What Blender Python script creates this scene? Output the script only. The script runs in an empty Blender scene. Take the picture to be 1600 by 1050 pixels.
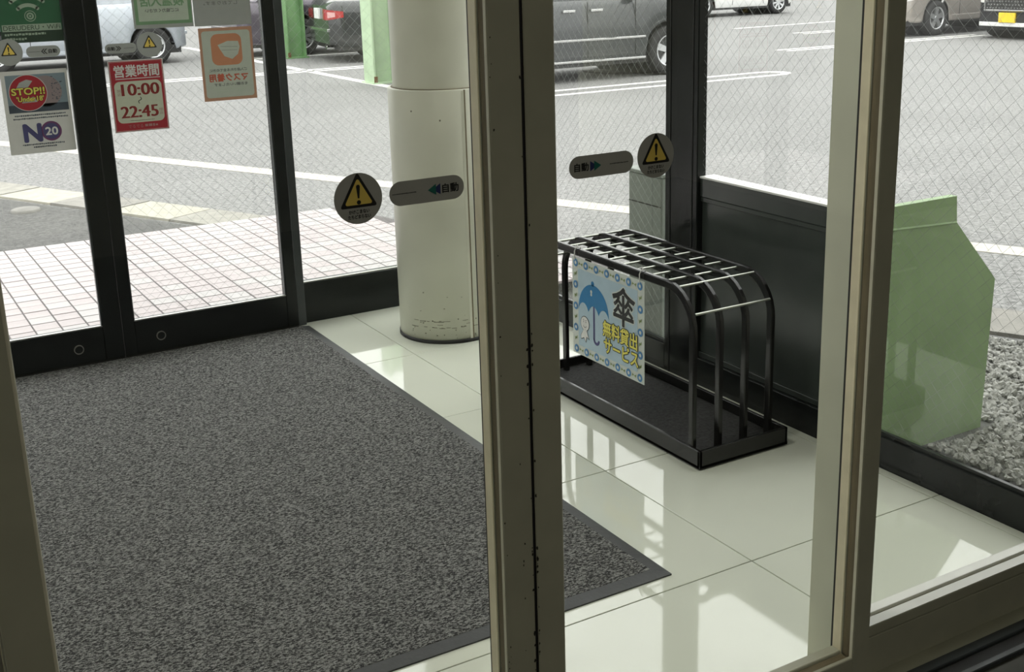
import bpy, bmesh, math, random
from mathutils import Vector, Matrix
random.seed(7)
S = bpy.context.scene
COL = S.collection
# ------------------------------------------------------------------ camera, sky, exposure
F_PX, CX, CY, CAM_H = 1861.3, 839.2, 456.0, 1.5
ROWS = ((0.8558822871170086, -0.5166631303647816, -0.02290677456612591),
        (-0.15964651505672742, -0.22181550339923758, -0.9619308045186956),
        (0.491913102925304, 0.8269565237504374, -0.2723314285883871))
cam_d = bpy.data.cameras.new('camera'); cam = bpy.data.objects.new('camera', cam_d); COL.objects.link(cam)
cam_d.sensor_width = 36; cam_d.lens = F_PX / 1600 * 36
cam_d.shift_x = -(CX - 800) / 1600; cam_d.shift_y = (CY - 525) / 1600
cam_d.clip_start = .05; cam_d.clip_end = 300
r, u, b = Vector(ROWS[0]), -Vector(ROWS[1]), -Vector(ROWS[2])
cam.matrix_world = Matrix(((r.x, u.x, b.x, 0), (r.y, u.y, b.y, 0), (r.z, u.z, b.z, CAM_H), (0, 0, 0, 1)))
S.camera = cam
W = bpy.data.worlds.new('overcast_sky'); S.world = W; W.use_nodes = True
wn = W.node_tree.nodes; wl = W.node_tree.links
bg = wn['Background']
tc = wn.new('ShaderNodeTexCoord'); sp = wn.new('ShaderNodeSeparateXYZ'); mr = wn.new('ShaderNodeMapRange')
mr.inputs['From Min'].default_value = 0; mr.inputs['From Max'].default_value = 1
mr.inputs['To Min'].default_value = .55; mr.inputs['To Max'].default_value = 1.15
mx = wn.new('ShaderNodeVectorMath'); mx.operation = 'SCALE'; mx.inputs[0].default_value = (1.0, 1.0, .995)
wl.new(tc.outputs['Generated'], sp.inputs[0]); wl.new(sp.outputs['Z'], mr.inputs['Value'])
wl.new(mr.outputs[0], mx.inputs['Scale']); wl.new(mx.outputs[0], bg.inputs['Color'])
bg.inputs['Strength'].default_value = 4.0
S.view_settings.view_transform = 'Standard'; S.view_settings.look = 'None'
S.view_settings.gamma = 1; S.view_settings.use_curve_mapping = False
S.view_settings.exposure = 0.0

# ------------------------------------------------------------------ materials
M = {}
def mat(name, col, rough=.5, metal=0, var=.08, scale=12, bump=0, bscale=60, spec=.5, coat=0, col2=None, ior=1.5, stretch=None, detail=3):
    m = bpy.data.materials.new(name); m.use_nodes = True; n = m.node_tree.nodes; l = m.node_tree.links
    p = n['Principled BSDF']
    p.inputs['Roughness'].default_value = rough; p.inputs['Metallic'].default_value = metal
    p.inputs['Specular IOR Level'].default_value = spec; p.inputs['IOR'].default_value = ior
    p.inputs['Coat Weight'].default_value = coat; p.inputs['Coat Roughness'].default_value = .04
    t = n.new('ShaderNodeTexCoord'); no = n.new('ShaderNodeTexNoise'); no.inputs['Scale'].default_value = scale; no.inputs['Detail'].default_value = detail
    src = t.outputs['Object']
    if stretch:
        mp = n.new('ShaderNodeMapping'); mp.inputs['Scale'].default_value = stretch; l.new(src, mp.inputs[0]); src = mp.outputs[0]
    l.new(src, no.inputs['Vector'])
    rp = n.new('ShaderNodeValToRGB'); rp.color_ramp.elements[0].position = .32; rp.color_ramp.elements[1].position = .68
    a = [max(0, c * (1 - var)) for c in col]; b2 = [min(1, c * (1 + var)) for c in col] if col2 is None else list(col2)
    if col2 is not None: a = list(col)
    rp.color_ramp.elements[0].color = (*a, 1); rp.color_ramp.elements[1].color = (*b2, 1)
    l.new(no.outputs['Fac'], rp.inputs[0]); l.new(rp.outputs[0], p.inputs['Base Color'])
    if bump:
        nb = n.new('ShaderNodeTexNoise'); nb.inputs['Scale'].default_value = bscale; l.new(src, nb.inputs['Vector'])
        bp = n.new('ShaderNodeBump'); bp.inputs['Strength'].default_value = bump; bp.inputs['Distance'].default_value = .01
        l.new(nb.outputs['Fac'], bp.inputs['Height']); l.new(bp.outputs[0], p.inputs['Normal'])
    M[name] = m; return m
def glass(name, tint, rough=0.0, ior=1.5):
    m = bpy.data.materials.new(name); m.use_nodes = True; n = m.node_tree.nodes; l = m.node_tree.links
    n.remove(n['Principled BSDF']); out = n['Material Output']
    tr = n.new('ShaderNodeBsdfTransparent'); gl = n.new('ShaderNodeBsdfGlossy'); gl.inputs['Roughness'].default_value = rough
    fr = n.new('ShaderNodeFresnel'); fr.inputs['IOR'].default_value = ior; mx = n.new('ShaderNodeMixShader')
    no = n.new('ShaderNodeTexNoise'); no.inputs['Scale'].default_value = 3
    rp = n.new('ShaderNodeValToRGB'); rp.color_ramp.elements[0].color = (*[c * .985 for c in tint], 1); rp.color_ramp.elements[1].color = (*tint, 1)
    l.new(no.outputs['Fac'], rp.inputs[0]); l.new(rp.outputs[0], tr.inputs['Color'])
    # one-sided fresnel: exit faces of the thin pane only transmit
    ge = n.new('ShaderNodeNewGeometry'); inv = n.new('ShaderNodeMath'); inv.operation = 'SUBTRACT'; inv.inputs[0].default_value = 1
    mu = n.new('ShaderNodeMath'); mu.operation = 'MULTIPLY'
    l.new(ge.outputs['Backfacing'], inv.inputs[1]); l.new(inv.outputs[0], mu.inputs[0]); l.new(fr.outputs[0], mu.inputs[1])
    l.new(mu.outputs[0], mx.inputs[0]); l.new(tr.outputs[0], mx.inputs[1]); l.new(gl.outputs[0], mx.inputs[2]); l.new(mx.outputs[0], out.inputs[0])
    M[name] = m; return m
glass('clear_glass', (.975, .98, .972), ior=1.7); glass('wired_glass', (.955, .962, .952), ior=1.7)
mat('beige_paint', (.43, .425, .33), .45, var=.05)
mat('cream_post_lit_lip', (.66, .63, .50), .5, var=.06, scale=25)
mat('post_paint', (.60, .61, .49), .45, var=.05, scale=8)
mat('lit_flange_beige', (.76, .69, .50), .5, var=.06, scale=25)
mat('gasket_brown', (.16, .13, .075), .7)
mat('gasket_black', (.012, .012, .012), .6)
mat('black_aluminium', (.010, .012, .012), .22, var=.15, spec=.3)
mat('grey_aluminium', (.045, .052, .055), .3, var=.1)
mat('chip_dark', (.02, .018, .014), .8)
mat('steel_bead', (.5, .5, .48), .3, 1)
mat('wire_steel', (.33, .35, .34), .4, .6)
mat('white_paint', (.72, .72, .68), .5, var=.03)
mat('ceiling_white', (.75, .75, .72), .7, var=.02)
mat('room_wall', (.35, .34, .29), .7, var=.05)
mat('room_floor', (.06, .06, .05), .7, var=.1)
mat('tile_cream', (.69, .715, .62), .045, var=.025, scale=3, spec=.75, ior=1.6)
mat('grout', (.10, .10, .085), .8)
mat('column_paint', (.66, .66, .55), .38, var=.04, scale=6)
mat('column_scuff', (.16, .15, .11), .8)
mat('black_rubber', (.014, .014, .014), .55)
mat('mat_rubber', (.045, .047, .048), .5, bump=.1)
mat('rack_black', (.006, .006, .006), .22, var=.1, spec=.45)
mat('chrome_rod', (.6, .62, .56), .3, .9)
mat('tray_mat', (.022, .022, .022), .9, var=.5, scale=90, bump=.4, bscale=150)
mat('spandrel', (.040, .048, .044), .22, var=.15, scale=5)
mat('box_grey', (.21, .235, .21), .5, var=.12, scale=5, stretch=(1, 1, .3))
mat('lit_sill_white', (.80, .80, .78), .4, var=.03)
mat('green_board', (.30, .43, .22), .5, var=.08, scale=4)
mat('green_steel', (.16, .30, .13), .5, var=.15, scale=5)
mat('green_steel_pale', (.42, .55, .36), .5, var=.1, scale=5)
mat('rust', (.12, .06, .02), .9)
mat('road_paint', (.80, .79, .75), .7, var=.08, scale=30)
mat('road_paint_edge', (.46, .44, .39), .8, var=.12, scale=20)
mat('gutter_concrete', (.27, .26, .23), .85, var=.15, scale=14, bump=.2, bscale=90)
mat('gutter_pale', (.36, .345, .29), .85, var=.1, scale=14, bump=.2, bscale=90)
mat('gutter_dark', (.23, .22, .20), .85, var=.15, scale=14, bump=.2, bscale=90)
mat('iron', (.17, .165, .15), .6, .3, var=.15)
mat('paver_pink', (.36, .315, .315), .42, var=.06, scale=9, spec=.5)
mat('paver_white', (.375, .352, .348), .42, var=.05, scale=9, spec=.5)
mat('paver_joint', (.11, .10, .10), .9)
mat('stone_a', (.30, .30, .28), .8, var=.5, scale=40)
mat('stone_bed', (.08, .08, .075), .9)
mat('facade', (.55, .55, .50), .8, var=.05)
for nm, c, rg in (('print_white', (.72, .72, .70), .5), ('print_red', (.40, .02, .035), .45), ('print_cream', (.60, .63, .50), .5),
                  ('print_darkred', (.25, .02, .02), .5), ('print_pink', (.42, .24, .23), .5), ('print_green', (.025, .13, .06), .45), ('print_green_dark', (.02, .05, .03), .45),
                  ('print_green_pale', (.36, .46, .36), .5), ('print_black', (.012, .012, .012), .5), ('print_grey', (.43, .43, .40), .4),
                  ('print_yellow', (.88, .66, .14), .45), ('print_lemon', (.75, .68, .12), .5), ('print_teal', (.02, .16, .13), .4), ('print_navy', (.035, .045, .16), .4),
                  ('print_sky', (.42, .55, .64), .5), ('print_blue', (.02, .19, .42), .45), ('print_blue_mid', (.07, .22, .45), .45), ('print_leaf', (.20, .27, .09), .5), ('print_edge', (.60, .64, .60), .5),
                  ('print_slate', (.22, .29, .34), .5), ('reflection_ghost', (.30, .24, .25), .5), ('print_slate_dark', (.06, .08, .11), .5), ('print_purple', (.17, .05, .15), .5), ('print_indigo', (.07, .07, .19), .5),
                  ('print_tan', (.55, .30, .20), .5), ('print_salmon', (.62, .27, .15), .5), ('print_mask', (.55, .60, .53), .5), ('print_faded', (.20, .21, .20), .5), ('print_moss', (.20, .36, .20), .5), ('print_sage', (.52, .60, .50), .5), ('print_silver', (.40, .42, .41), .45), ('print_redtext', (.55, .12, .07), .5)):
    mat(nm, c, rg, var=.03, scale=30)
def asphalt(name, dark, light, sc=230):
    m = mat(name, dark, .85, scale=sc, col2=light, bump=.35, bscale=120, detail=7)
    [x for x in m.node_tree.nodes if x.type == 'TEX_NOISE'][0].inputs['Roughness'].default_value = .88
    for e_, p_ in zip([x for x in m.node_tree.nodes if x.type == 'VALTORGB'][0].color_ramp.elements, (.38, .60)): e_.position = p_
    n = m.node_tree.nodes; l = m.node_tree.links
    big = n.new('ShaderNodeTexNoise'); big.inputs['Scale'].default_value = .9; big.inputs['Detail'].default_value = 5
    t = [x for x in n if x.type == 'TEX_COORD'][0]; l.new(t.outputs['Object'], big.inputs['Vector'])
    mp = n.new('ShaderNodeMapRange'); mp.inputs['To Min'].default_value = .82; mp.inputs['To Max'].default_value = 1.15
    l.new(big.outputs['Fac'], mp.inputs['Value'])
    mul = n.new('ShaderNodeVectorMath'); mul.operation = 'SCALE'
    rp = [x for x in n if x.type == 'VALTORGB'][0]
    l.new(rp.outputs[0], mul.inputs[0]); l.new(mp.outputs[0], mul.inputs['Scale']); l.new(mul.outputs[0], n['Principled BSDF'].inputs['Base Color'])
asphalt('asphalt', (.055, .054, .052), (.31, .308, .302), 30)
asphalt('asphalt_dark', (.03, .03, .028), (.14, .138, .132), 40)
m = mat('carpet', (.003, .0032, .0032), .95, scale=230, col2=(.24, .24, .23), bump=.6, bscale=170, stretch=(.55, 1.0, 1.0), detail=5)
[x for x in m.node_tree.nodes if x.type == 'TEX_NOISE'][0].inputs['Roughness'].default_value = .75
for e_, p_ in zip([x for x in m.node_tree.nodes if x.type == 'VALTORGB'][0].color_ramp.elements, (.46, .57)): e_.position = p_
mat('bead_gloss', (.75, .72, .58), .12, coat=.5)
for nm, c in (('paint_silver', (.40, .43, .47)), ('paint_black', (.02, .022, .024)), ('paint_white', (.78, .78, .77)), ('paint_plum', (.10, .085, .11)), ('paint_champagne', (.36, .33, .30)), ('paint_inkblack', (.014, .014, .016)), ('paint_graphite', (.028, .032, .033))):
    mat(nm, c, .22, .35 if nm in ('paint_silver', 'paint_champagne', 'paint_plum') else 0, var=.02, coat=.6)
mat('car_glass', (.018, .022, .022), .05, var=.02, spec=.6)
mat('tyre', (.022, .022, .022), .8)
mat('alloy', (.62, .63, .64), .28, .8)
mat('alloy_dark', (.05, .05, .05), .5)
mat('car_trim', (.02, .02, .02), .6)
mat('car_chrome', (.75, .75, .74), .15, 1)
mat('lamp_red', (.38, .025, .025), .15, coat=.5)
mat('lamp_pink', (.62, .35, .34), .15, coat=.5)
mat('lamp_clear', (.70, .70, .68), .1, coat=.5)
mat('plate_white', (.78, .79, .77), .4)
mat('plate_yellow', (.85, .62, .03), .4)

# ------------------------------------------------------------------ builders
ORG = {}
def tag(o, label=None, cat=None, group=None, kind=None):
    if label: o['label'] = label
    if cat: o['category'] = cat
    if group: o['group'] = group
    if kind: o['kind'] = kind
    return o
def thing(name, label, cat, loc=(0, 0, 0), rz=0, group=None, kind=None):
    o = bpy.data.objects.new(name, None); COL.objects.link(o); o.location = loc; o.rotation_euler = (0, 0, rz); o.empty_display_size = .05
    ORG[o.name] = Vector(loc) if not rz else None
    return tag(o, label, cat, group, kind)
class MB:
    def __init__(s): s.v = []; s.f = []; s.sm = []
    def add(s, vs, fs, smooth=False):
        k = len(s.v); s.v += [tuple(p) for p in vs]; s.f += [tuple(k + i for i in f) for f in fs]; s.sm += [smooth] * len(fs); return s
    def box(s, x0, x1, y0, y1, z0, z1, bev=0):
        if bev <= 0 or bev * 2.2 > min(x1 - x0, y1 - y0, z1 - z0):
            return s.add([(x0, y0, z0), (x1, y0, z0), (x1, y1, z0), (x0, y1, z0), (x0, y0, z1), (x1, y0, z1), (x1, y1, z1), (x0, y1, z1)],
                         [(3, 2, 1, 0), (4, 5, 6, 7), (0, 1, 5, 4), (1, 2, 6, 5), (2, 3, 7, 6), (3, 0, 4, 7)])
        bm = bmesh.new(); bmesh.ops.create_cube(bm, size=1)
        for v in bm.verts: v.co = Vector(((x0 + x1) / 2 + v.co.x * (x1 - x0), (y0 + y1) / 2 + v.co.y * (y1 - y0), (z0 + z1) / 2 + v.co.z * (z1 - z0)))
        bmesh.ops.bevel(bm, geom=bm.edges[:], offset=bev, segments=1, affect='EDGES', profile=.5)
        bm.verts.ensure_lookup_table(); bm.verts.index_update()
        s.add([v.co[:] for v in bm.verts], [[v.index for v in f.verts] for f in bm.faces]); bm.free(); return s
    def prism(s, pts, axis, a0, a1):
        """polygon pts (2D, ccw) extruded along axis 0/1/2 between a0 and a1"""
        def P(p, a):
            q = list(p); q.insert(axis, a); return tuple(q)
        n = len(pts); ar = sum(pts[i][0] * pts[(i + 1) % n][1] - pts[(i + 1) % n][0] * pts[i][1] for i in range(n))
        if axis == 1: ar = -ar
        if ar < 0: pts = pts[::-1]
        vs = [P(p, a0) for p in pts] + [P(p, a1) for p in pts]
        return s.add(vs, [tuple(range(n - 1, -1, -1)), tuple(range(n, 2 * n))] + [(i, (i + 1) % n, n + (i + 1) % n, n + i) for i in range(n)])
    def cyl(s, p0, p1, r0, r1=None, n=16, caps=True, smooth=True):
        r1 = r0 if r1 is None else r1; p0 = Vector(p0); p1 = Vector(p1); d = (p1 - p0).normalized()
        a = d.orthogonal().normalized(); b = d.cross(a)
        vs = []
        for p, r in ((p0, r0), (p1, r1)):
            for i in range(n):
                t = 2 * math.pi * i / n; vs.append(p + (a * math.cos(t) + b * math.sin(t)) * r)
        s.add(vs, [(i, (i + 1) % n, n + (i + 1) % n, n + i) for i in range(n)], smooth)
        if caps: s.add(vs[:n], [tuple(range(n - 1, -1, -1))]); s.add(vs[n:], [tuple(range(n))])
        return s
    def tube(s, path, r, n=8, sq=False):
        path = [Vector(p) for p in path]; vs = []; m = len(path); up = None
        for i, p in enumerate(path):
            d = (path[min(i + 1, m - 1)] - path[max(i - 1, 0)]).normalized()
            if up is None: up = d.orthogonal().normalized()
            up = (up - d * up.dot(d)).normalized(); c = d.cross(up)
            for k in range(n):
                t = 2 * math.pi * (k + .5 * sq) / n; vs.append(p + (up * math.cos(t) + c * math.sin(t)) * r)
        fs = [(i * n + k, i * n + (k + 1) % n, (i + 1) * n + (k + 1) % n, (i + 1) * n + k) for i in range(m - 1) for k in range(n)]
        s.add(vs, fs, not sq); s.add(vs[:n], [tuple(range(n - 1, -1, -1))]); s.add(vs[-n:], [tuple(range(n))]); return s
    def lathe(s, prof, c, axis='z', n=32, smooth=True):
        """prof: list of (radius, height along axis)"""
        c = Vector(c); vs = []
        for rr, h in prof:
            for k in range(n):
                t = 2 * math.pi * k / n; a, b2 = rr * math.cos(t), rr * math.sin(t)
                vs.append(c + Vector((a, b2, h) if axis == 'z' else (a, h, b2)))
        m = len(prof)
        for i in range(m - 1):
            q = [(i * n + k, i * n + (k + 1) % n, (i + 1) * n + (k + 1) % n, (i + 1) * n + k) for k in range(n)]
            if axis == 'y': q = [f[::-1] for f in q]
            s.f += [tuple(len(s.v) + j for j in f) for f in q]; s.sm += [smooth] * n
        s.v += [tuple(p) for p in vs]; return s
    def build(s, name, material, parent=None, label=None, cat=None, group=None, kind=None, local=False):
        if name in ('fine_print', 'glare_speckle', 'grille_mesh'): kind = 'stuff'
        me = bpy.data.meshes.new(name); org = Vector((0, 0, 0))
        if parent is not None and not local and ORG.get(parent.name) is not None: org = ORG[parent.name]
        me.from_pydata([tuple(Vector(p) - org) for p in s.v], [], s.f); me.materials.append(M[material] if isinstance(material, str) else material)
        me.polygons.foreach_set('use_smooth', s.sm); me.update()
        o = bpy.data.objects.new(name, me); COL.objects.link(o)
        if parent is not None: o.parent = parent
        ORG[o.name] = org
        return tag(o, label, cat, group, kind)
# flat print on a face: origin O, axes U and V, normal N
class Face:
    def __init__(s, O, U, V, mirror=0): s.O = Vector(O); s.U = Vector(U); s.V = Vector(V); s.N = s.U.cross(s.V).normalized(); s.m = mirror
    def P(s, u, v, e): return s.O + s.U * u + s.V * v + s.N * e
class PR(MB):
    def __init__(s, face, lay): super().__init__(); s.F = face; s.e = lay * .00035
    def poly(s, pts): return s.add([s.F.P(a, b, s.e) for a, b in pts], [tuple(range(len(pts)))])
    def rect(s, a, b, c, d): return s.poly([(a, b), (c, b), (c, d), (a, d)])
    def rrect(s, a, b, c, d, r, n=6):
        pts = []
        for cx, cy, t0 in ((c - r, b + r, -90), (c - r, d - r, 0), (a + r, d - r, 90), (a + r, b + r, 180)):
            for i in range(n + 1):
                t = math.radians(t0 + 90 * i / n); pts.append((cx + r * math.cos(t), cy + r * math.sin(t)))
        return s.poly(pts)
    def disc(s, cx, cy, r, n=28): return s.poly([(cx + r * math.cos(2 * math.pi * i / n), cy + r * math.sin(2 * math.pi * i / n)) for i in range(n)])
    def arc(s, cx, cy, r0, r1, a0, a1, n=20):
        for i in range(n):
            t0 = math.radians(a0 + (a1 - a0) * i / n); t1 = math.radians(a0 + (a1 - a0) * (i + 1) / n)
            s.poly([(cx + r1 * math.cos(t0), cy + r1 * math.sin(t0)), (cx + r1 * math.cos(t1), cy + r1 * math.sin(t1)), (cx + r0 * math.cos(t1), cy + r0 * math.sin(t1)), (cx + r0 * math.cos(t0), cy + r0 * math.sin(t0))][::1])
        return s
    def frame(s, a, b, c, d, w): s.rect(a, b, c, b + w); s.rect(a, d - w, c, d); s.rect(a, b + w, a + w, d - w); s.rect(c - w, b + w, c, d - w); return s
    def line(s, p, q, w):
        p = Vector((*p, 0)); q = Vector((*q, 0)); d = (q - p).normalized(); k = Vector((-d.y, d.x, 0)) * w / 2
        return s.poly([(p - k)[:2], (q - k)[:2], (q + k)[:2], (p + k)[:2]])
    def dashes(s, a, b, c, h, seed=1):
        rr = random.Random(seed); x = a
        while x < c:
            w = h * rr.uniform(.6, 1.1); s.rect(x, b + h * rr.uniform(0, .25), min(x + w, c), b + h * rr.uniform(.75, 1)); x += w + h * .25
        return s
    def text(s, body, a, b, c, d, off=0.0, flip=False, rot=0, wide=0.0):
        # off: stroke thickening as a fraction of the letter height, made of shifted copies; wide: sideways only
        if off > .001 or wide:
            k = off * (d - b) * .5; e0 = s.e
            sh = [(k * math.cos(t * .7854), k * math.sin(t * .7854)) for t in range(8)] if off > .001 else [(-wide * (d - b) / 2, 0), (wide * (d - b) / 2, 0), (0, 0)]
            for i, (p, q) in enumerate(sh): s.e = e0 + i * 4e-6; s.text(body, a + p, b + q, c + p, d + q, 0, flip, rot)
            s.e = e0; return s
        vs, fs = text_geo(body, 0)
        base, _ = text_geo(body, 0)
        x0 = min(p[0] for p in base); x1 = max(p[0] for p in base); y0 = min(p[1] for p in base); y1 = max(p[1] for p in base)
        out = []; cr, sr = math.cos(rot), math.sin(rot); mx_, my_ = (a + c) / 2, (b + d) / 2
        for p in vs:
            t = (p[0] - x0) / (x1 - x0); t = 1 - t if flip else t
            uu = a + (c - a) * t; vv = b + (d - b) * (p[1] - y0) / (y1 - y0)
            if rot: uu, vv = mx_ + (uu - mx_) * cr - (vv - my_) * sr, my_ + (uu - mx_) * sr + (vv - my_) * cr
            out.append(s.F.P(uu, vv, s.e))
        return s.add(out, [f[::-1] for f in fs] if flip else fs)
TXT = {}
def text_geo(body, off):
    k = (body, round(off, 4))
    if k in TXT: return TXT[k]
    cu = bpy.data.curves.new('lettering', 'FONT'); cu.body = body; cu.size = 1; cu.offset = off; cu.resolution_u = 3
    ob = bpy.data.objects.new('lettering', cu); COL.objects.link(ob)
    dg = bpy.context.evaluated_depsgraph_get(); me = bpy.data.meshes.new_from_object(ob.evaluated_get(dg))
    vs = [tuple(v.co) for v in me.vertices]; fs = [tuple(p.vertices) for p in me.polygons if len(set(p.vertices)) > 2]
    fs = [f if me.polygons[i].normal.z >= 0 else f[::-1] for i, f in enumerate(fs)]
    bpy.data.objects.remove(ob); bpy.data.curves.remove(cu); bpy.data.meshes.remove(me)
    TXT[k] = (vs, fs); return TXT[k]

# ------------------------------------------------------------------ outdoor ground
GZ = -.10
gd = MB(); gd.box(-40, 60, 4.9, 70, GZ - .15, GZ); gd.box(2.72, 60, -20, 4.9, GZ - .15, GZ)
ground = gd.build('ground', 'asphalt', None, 'grey asphalt car park in front of the entrance', 'car park', kind='structure')
def strip(name, pts, w, material, z=GZ, h=.004, parent=ground):
    mb = MB()
    for p, q in zip(pts, pts[1:]):
        p = Vector((*p, 0)); q = Vector((*q, 0)); d = (q - p).normalized(); k = Vector((-d.y, d.x, 0)) * w / 2
        mb.prism([(p - k)[:2], (q - k)[:2], (q + k)[:2], (p + k)[:2]], 2, z - .002, z + h)
    return mb.build(name, material, parent)
strip('kerb_line', [(-1.2, 17.6), (6.2, 2.4)], .19, 'road_paint_edge')
strip('parking_line', [(6.36, 12.15), (6.36, 24)], .13, 'road_paint')
for y in (11.98, 12.40): strip('parking_line', [(6.36, y), (10.9, y)], .10, 'road_paint')
pl = MB()
for i in range(12):
    t0, t1 = math.radians(-90 + 15 * i), math.radians(-75 + 15 * i)
    a = [(10.9 + .22 * 1.6 * math.cos(t), 12.19 + .26 * math.sin(t)) for t in (t0, t1)]; c = [(10.9 + .12 * 1.6 * math.cos(t), 12.19 + .16 * math.sin(t)) for t in (t0, t1)]
    pl.prism([a[0], a[1], c[1], c[0]], 2, GZ - .002, GZ + .004)
pl.build('parking_line', 'road_paint', ground)
for y in (14.85, 15.15): strip('parking_line', [(6.36, y), (10.9, y)], .10, 'road_paint')
for y in (17.15, 17.42): strip('parking_line', [(3.4, y), (10.9, y)], .10, 'road_paint')
for y in (20.1, 20.4): strip('parking_line', [(6.36, y), (10.9, y)], .10, 'road_paint')
for y in (14.75, 15.0): strip('parking_line', [(13.6, y), (18.4, y)], .09, 'road_paint')
strip('parking_line', [(16.79, 19.85), (22, 20.2)], .10, 'road_paint')
for y in (17.55, 17.85): strip('parking_line', [(16.6, y), (20.8, y)], .09, 'road_paint')
# dark asphalt apron beside the tiled landing, with a round cover
ap = MB(); ap.prism([(-4, 7.14), (2.02, 7.14), (-1.4, 13.9), (-4, 13.9)], 2, GZ - .01, GZ + .012)
apron = ap.build('asphalt_apron', 'asphalt_dark', None, 'dark patch of asphalt between tiled landing and concrete gutter', 'asphalt', kind='structure')
cv = MB(); cv.lathe([(0, .022), (.085, .022), (.092, .018), (.098, .006), (.10, 0)], (1.09, 8.56, GZ + .008), n=28)
cv.build('inspection_cover', 'iron', None, 'small round metal cover set in the dark asphalt', 'manhole cover')
# concrete gutter running diagonally
gdir = Vector((2.27, -4.46, 0)).normalized(); gk = Vector((-gdir.y, gdir.x, 0))
g0 = Vector((2.14, 7.83, 0))
gutter = thing('gutter', 'row of pale concrete gutter blocks edging the asphalt', 'gutter', (0, 0, 0), kind='structure')
for i in range(-11, 13):
    c = g0 + gdir * (.6 * i)
    s0, s1 = .006, .594
    if 6.95 > (c + gdir * .3).y > 4.3: continue
    pts = [c + gdir * s0, c + gdir * s1, c + gdir * s1 - gk * .36, c + gdir * s0 - gk * .36]
    MB().prism([p[:2] for p in pts], 2, GZ - .05, GZ + .016 + random.uniform(0, .006)).build('gutter_block', ['gutter_concrete', 'gutter_pale', 'gutter_dark'][(0, 2, 1, 0, 1, 2, 1)[i % 7]], gutter)
MB().box(4.30, 4.40, 2.96, 3.12, GZ - .02, GZ + .03, .004).build('drain_grate', 'gasket_black', gutter, 'small black drain opening')
MB().prism([(4.16, 2.86), (4.3, 2.98), (4.3, 3.0), (4.15, 2.88)], 2, GZ, GZ + .03).build('drain_rim', 'iron', gutter)
# tiled landing
LZ = -.03; TP = .108
landing = thing('landing', 'entrance landing paved with small pale pink square tiles', 'pavement', (0, 0, LZ), kind='structure')
def land_x(y): return 2.66 + (7.43 - y) * .275
MB().prism([(-1.4, 4.79), (3.3, 4.79), (3.3, 5.1), (land_x(7.12), 7.12), (-1.4, 7.12)], 2, LZ - .12, LZ - .002).build('joint_bed', 'paver_joint', landing)
tm = {}
for nm in ('paver_pink', 'paver_white'):
    o = MB().box(-TP / 2 + .0035, TP / 2 - .0035, -TP / 2 + .004, TP / 2 - .004, -.012, 0, .001); me_o = o.build('tile', nm); tm[nm] = me_o.data; bpy.data.objects.remove(me_o)
cells = []
for iy in range(22):
    for ix in range(-20, 24):
        x = .762 + .054 + TP * ix - TP; y = 7.115 - TP * (iy + .5)
        if x - .05 < -1.4 or x + .054 > land_x(y) or x > 3.25: continue
        cells.append((x, y, random.random() < .32))
vis = [c for c in cells if c[0] > .42 + (4.8 - c[1]) * -.06 and c[0] < 2.75]
vis.sort(key=lambda c: c[1]); near = set(vis[:300]); rest = MB(); rest_w = MB()
for c in cells:
    if c in near:
        o = bpy.data.objects.new('tile', tm['paver_white' if c[2] else 'paver_pink']); COL.objects.link(o); o.parent = landing; o.location = (c[0], c[1], random.uniform(-.0008, .0008))
    else:
        h = TP / 2 - .004; (rest_w if c[2] else rest).box(c[0] - h, c[0] + h, c[1] - h, c[1] + h, LZ - .012, LZ)
rest.build('far_tiles', 'paver_pink', landing, kind='stuff'); rest_w.build('far_tiles', 'paver_white', landing, kind='stuff')
# gravel bed by the side wall
gv = MB(); bedm = MB().prism([(2.7, -2), (6.6, -2), (4.05, 3.08), (3.0, 5.0), (2.7, 5.0)], 2, GZ - .01, GZ + .006).build('gravel_bed', 'stone_bed', None, 'dark earth strip under the gravel beside the building', 'ground', kind='structure')
ico = bmesh.new(); bmesh.ops.create_icosphere(ico, subdivisions=1, radius=1); ico.verts.index_update()
iv = [v.co.copy() for v in ico.verts]; ifc = [[v.index for v in f.verts] for f in ico.faces]; ico.free()
rr = random.Random(3); cnt = 0
while cnt < 9000:
    y = rr.uniform(1.5, 3.2); x = rr.uniform(2.95, 5.0)
    if x > 4.05 + (3.08 - y) * .5 or (x < 3.29 and 2.455 < y < 2.555): continue
    cnt += 1; s0 = rr.uniform(.008, .017); q = Matrix.Rotation(rr.uniform(0, 6.3), 3, 'Z') @ Matrix.Rotation(rr.uniform(0, 3), 3, 'X'); sc = Vector((rr.uniform(.7, 1.4), rr.uniform(.7, 1.3), rr.uniform(.5, 1)))
    gv.add([q @ Vector((p.x * sc.x, p.y * sc.y, p.z * sc.z)) * s0 + Vector((x, y, GZ + .008 + rr.uniform(0, .012))) for p in iv], ifc)
gv.build('gravel', 'stone_a', None, 'grey gravel chips beside the green board', 'gravel', kind='stuff')

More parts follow.
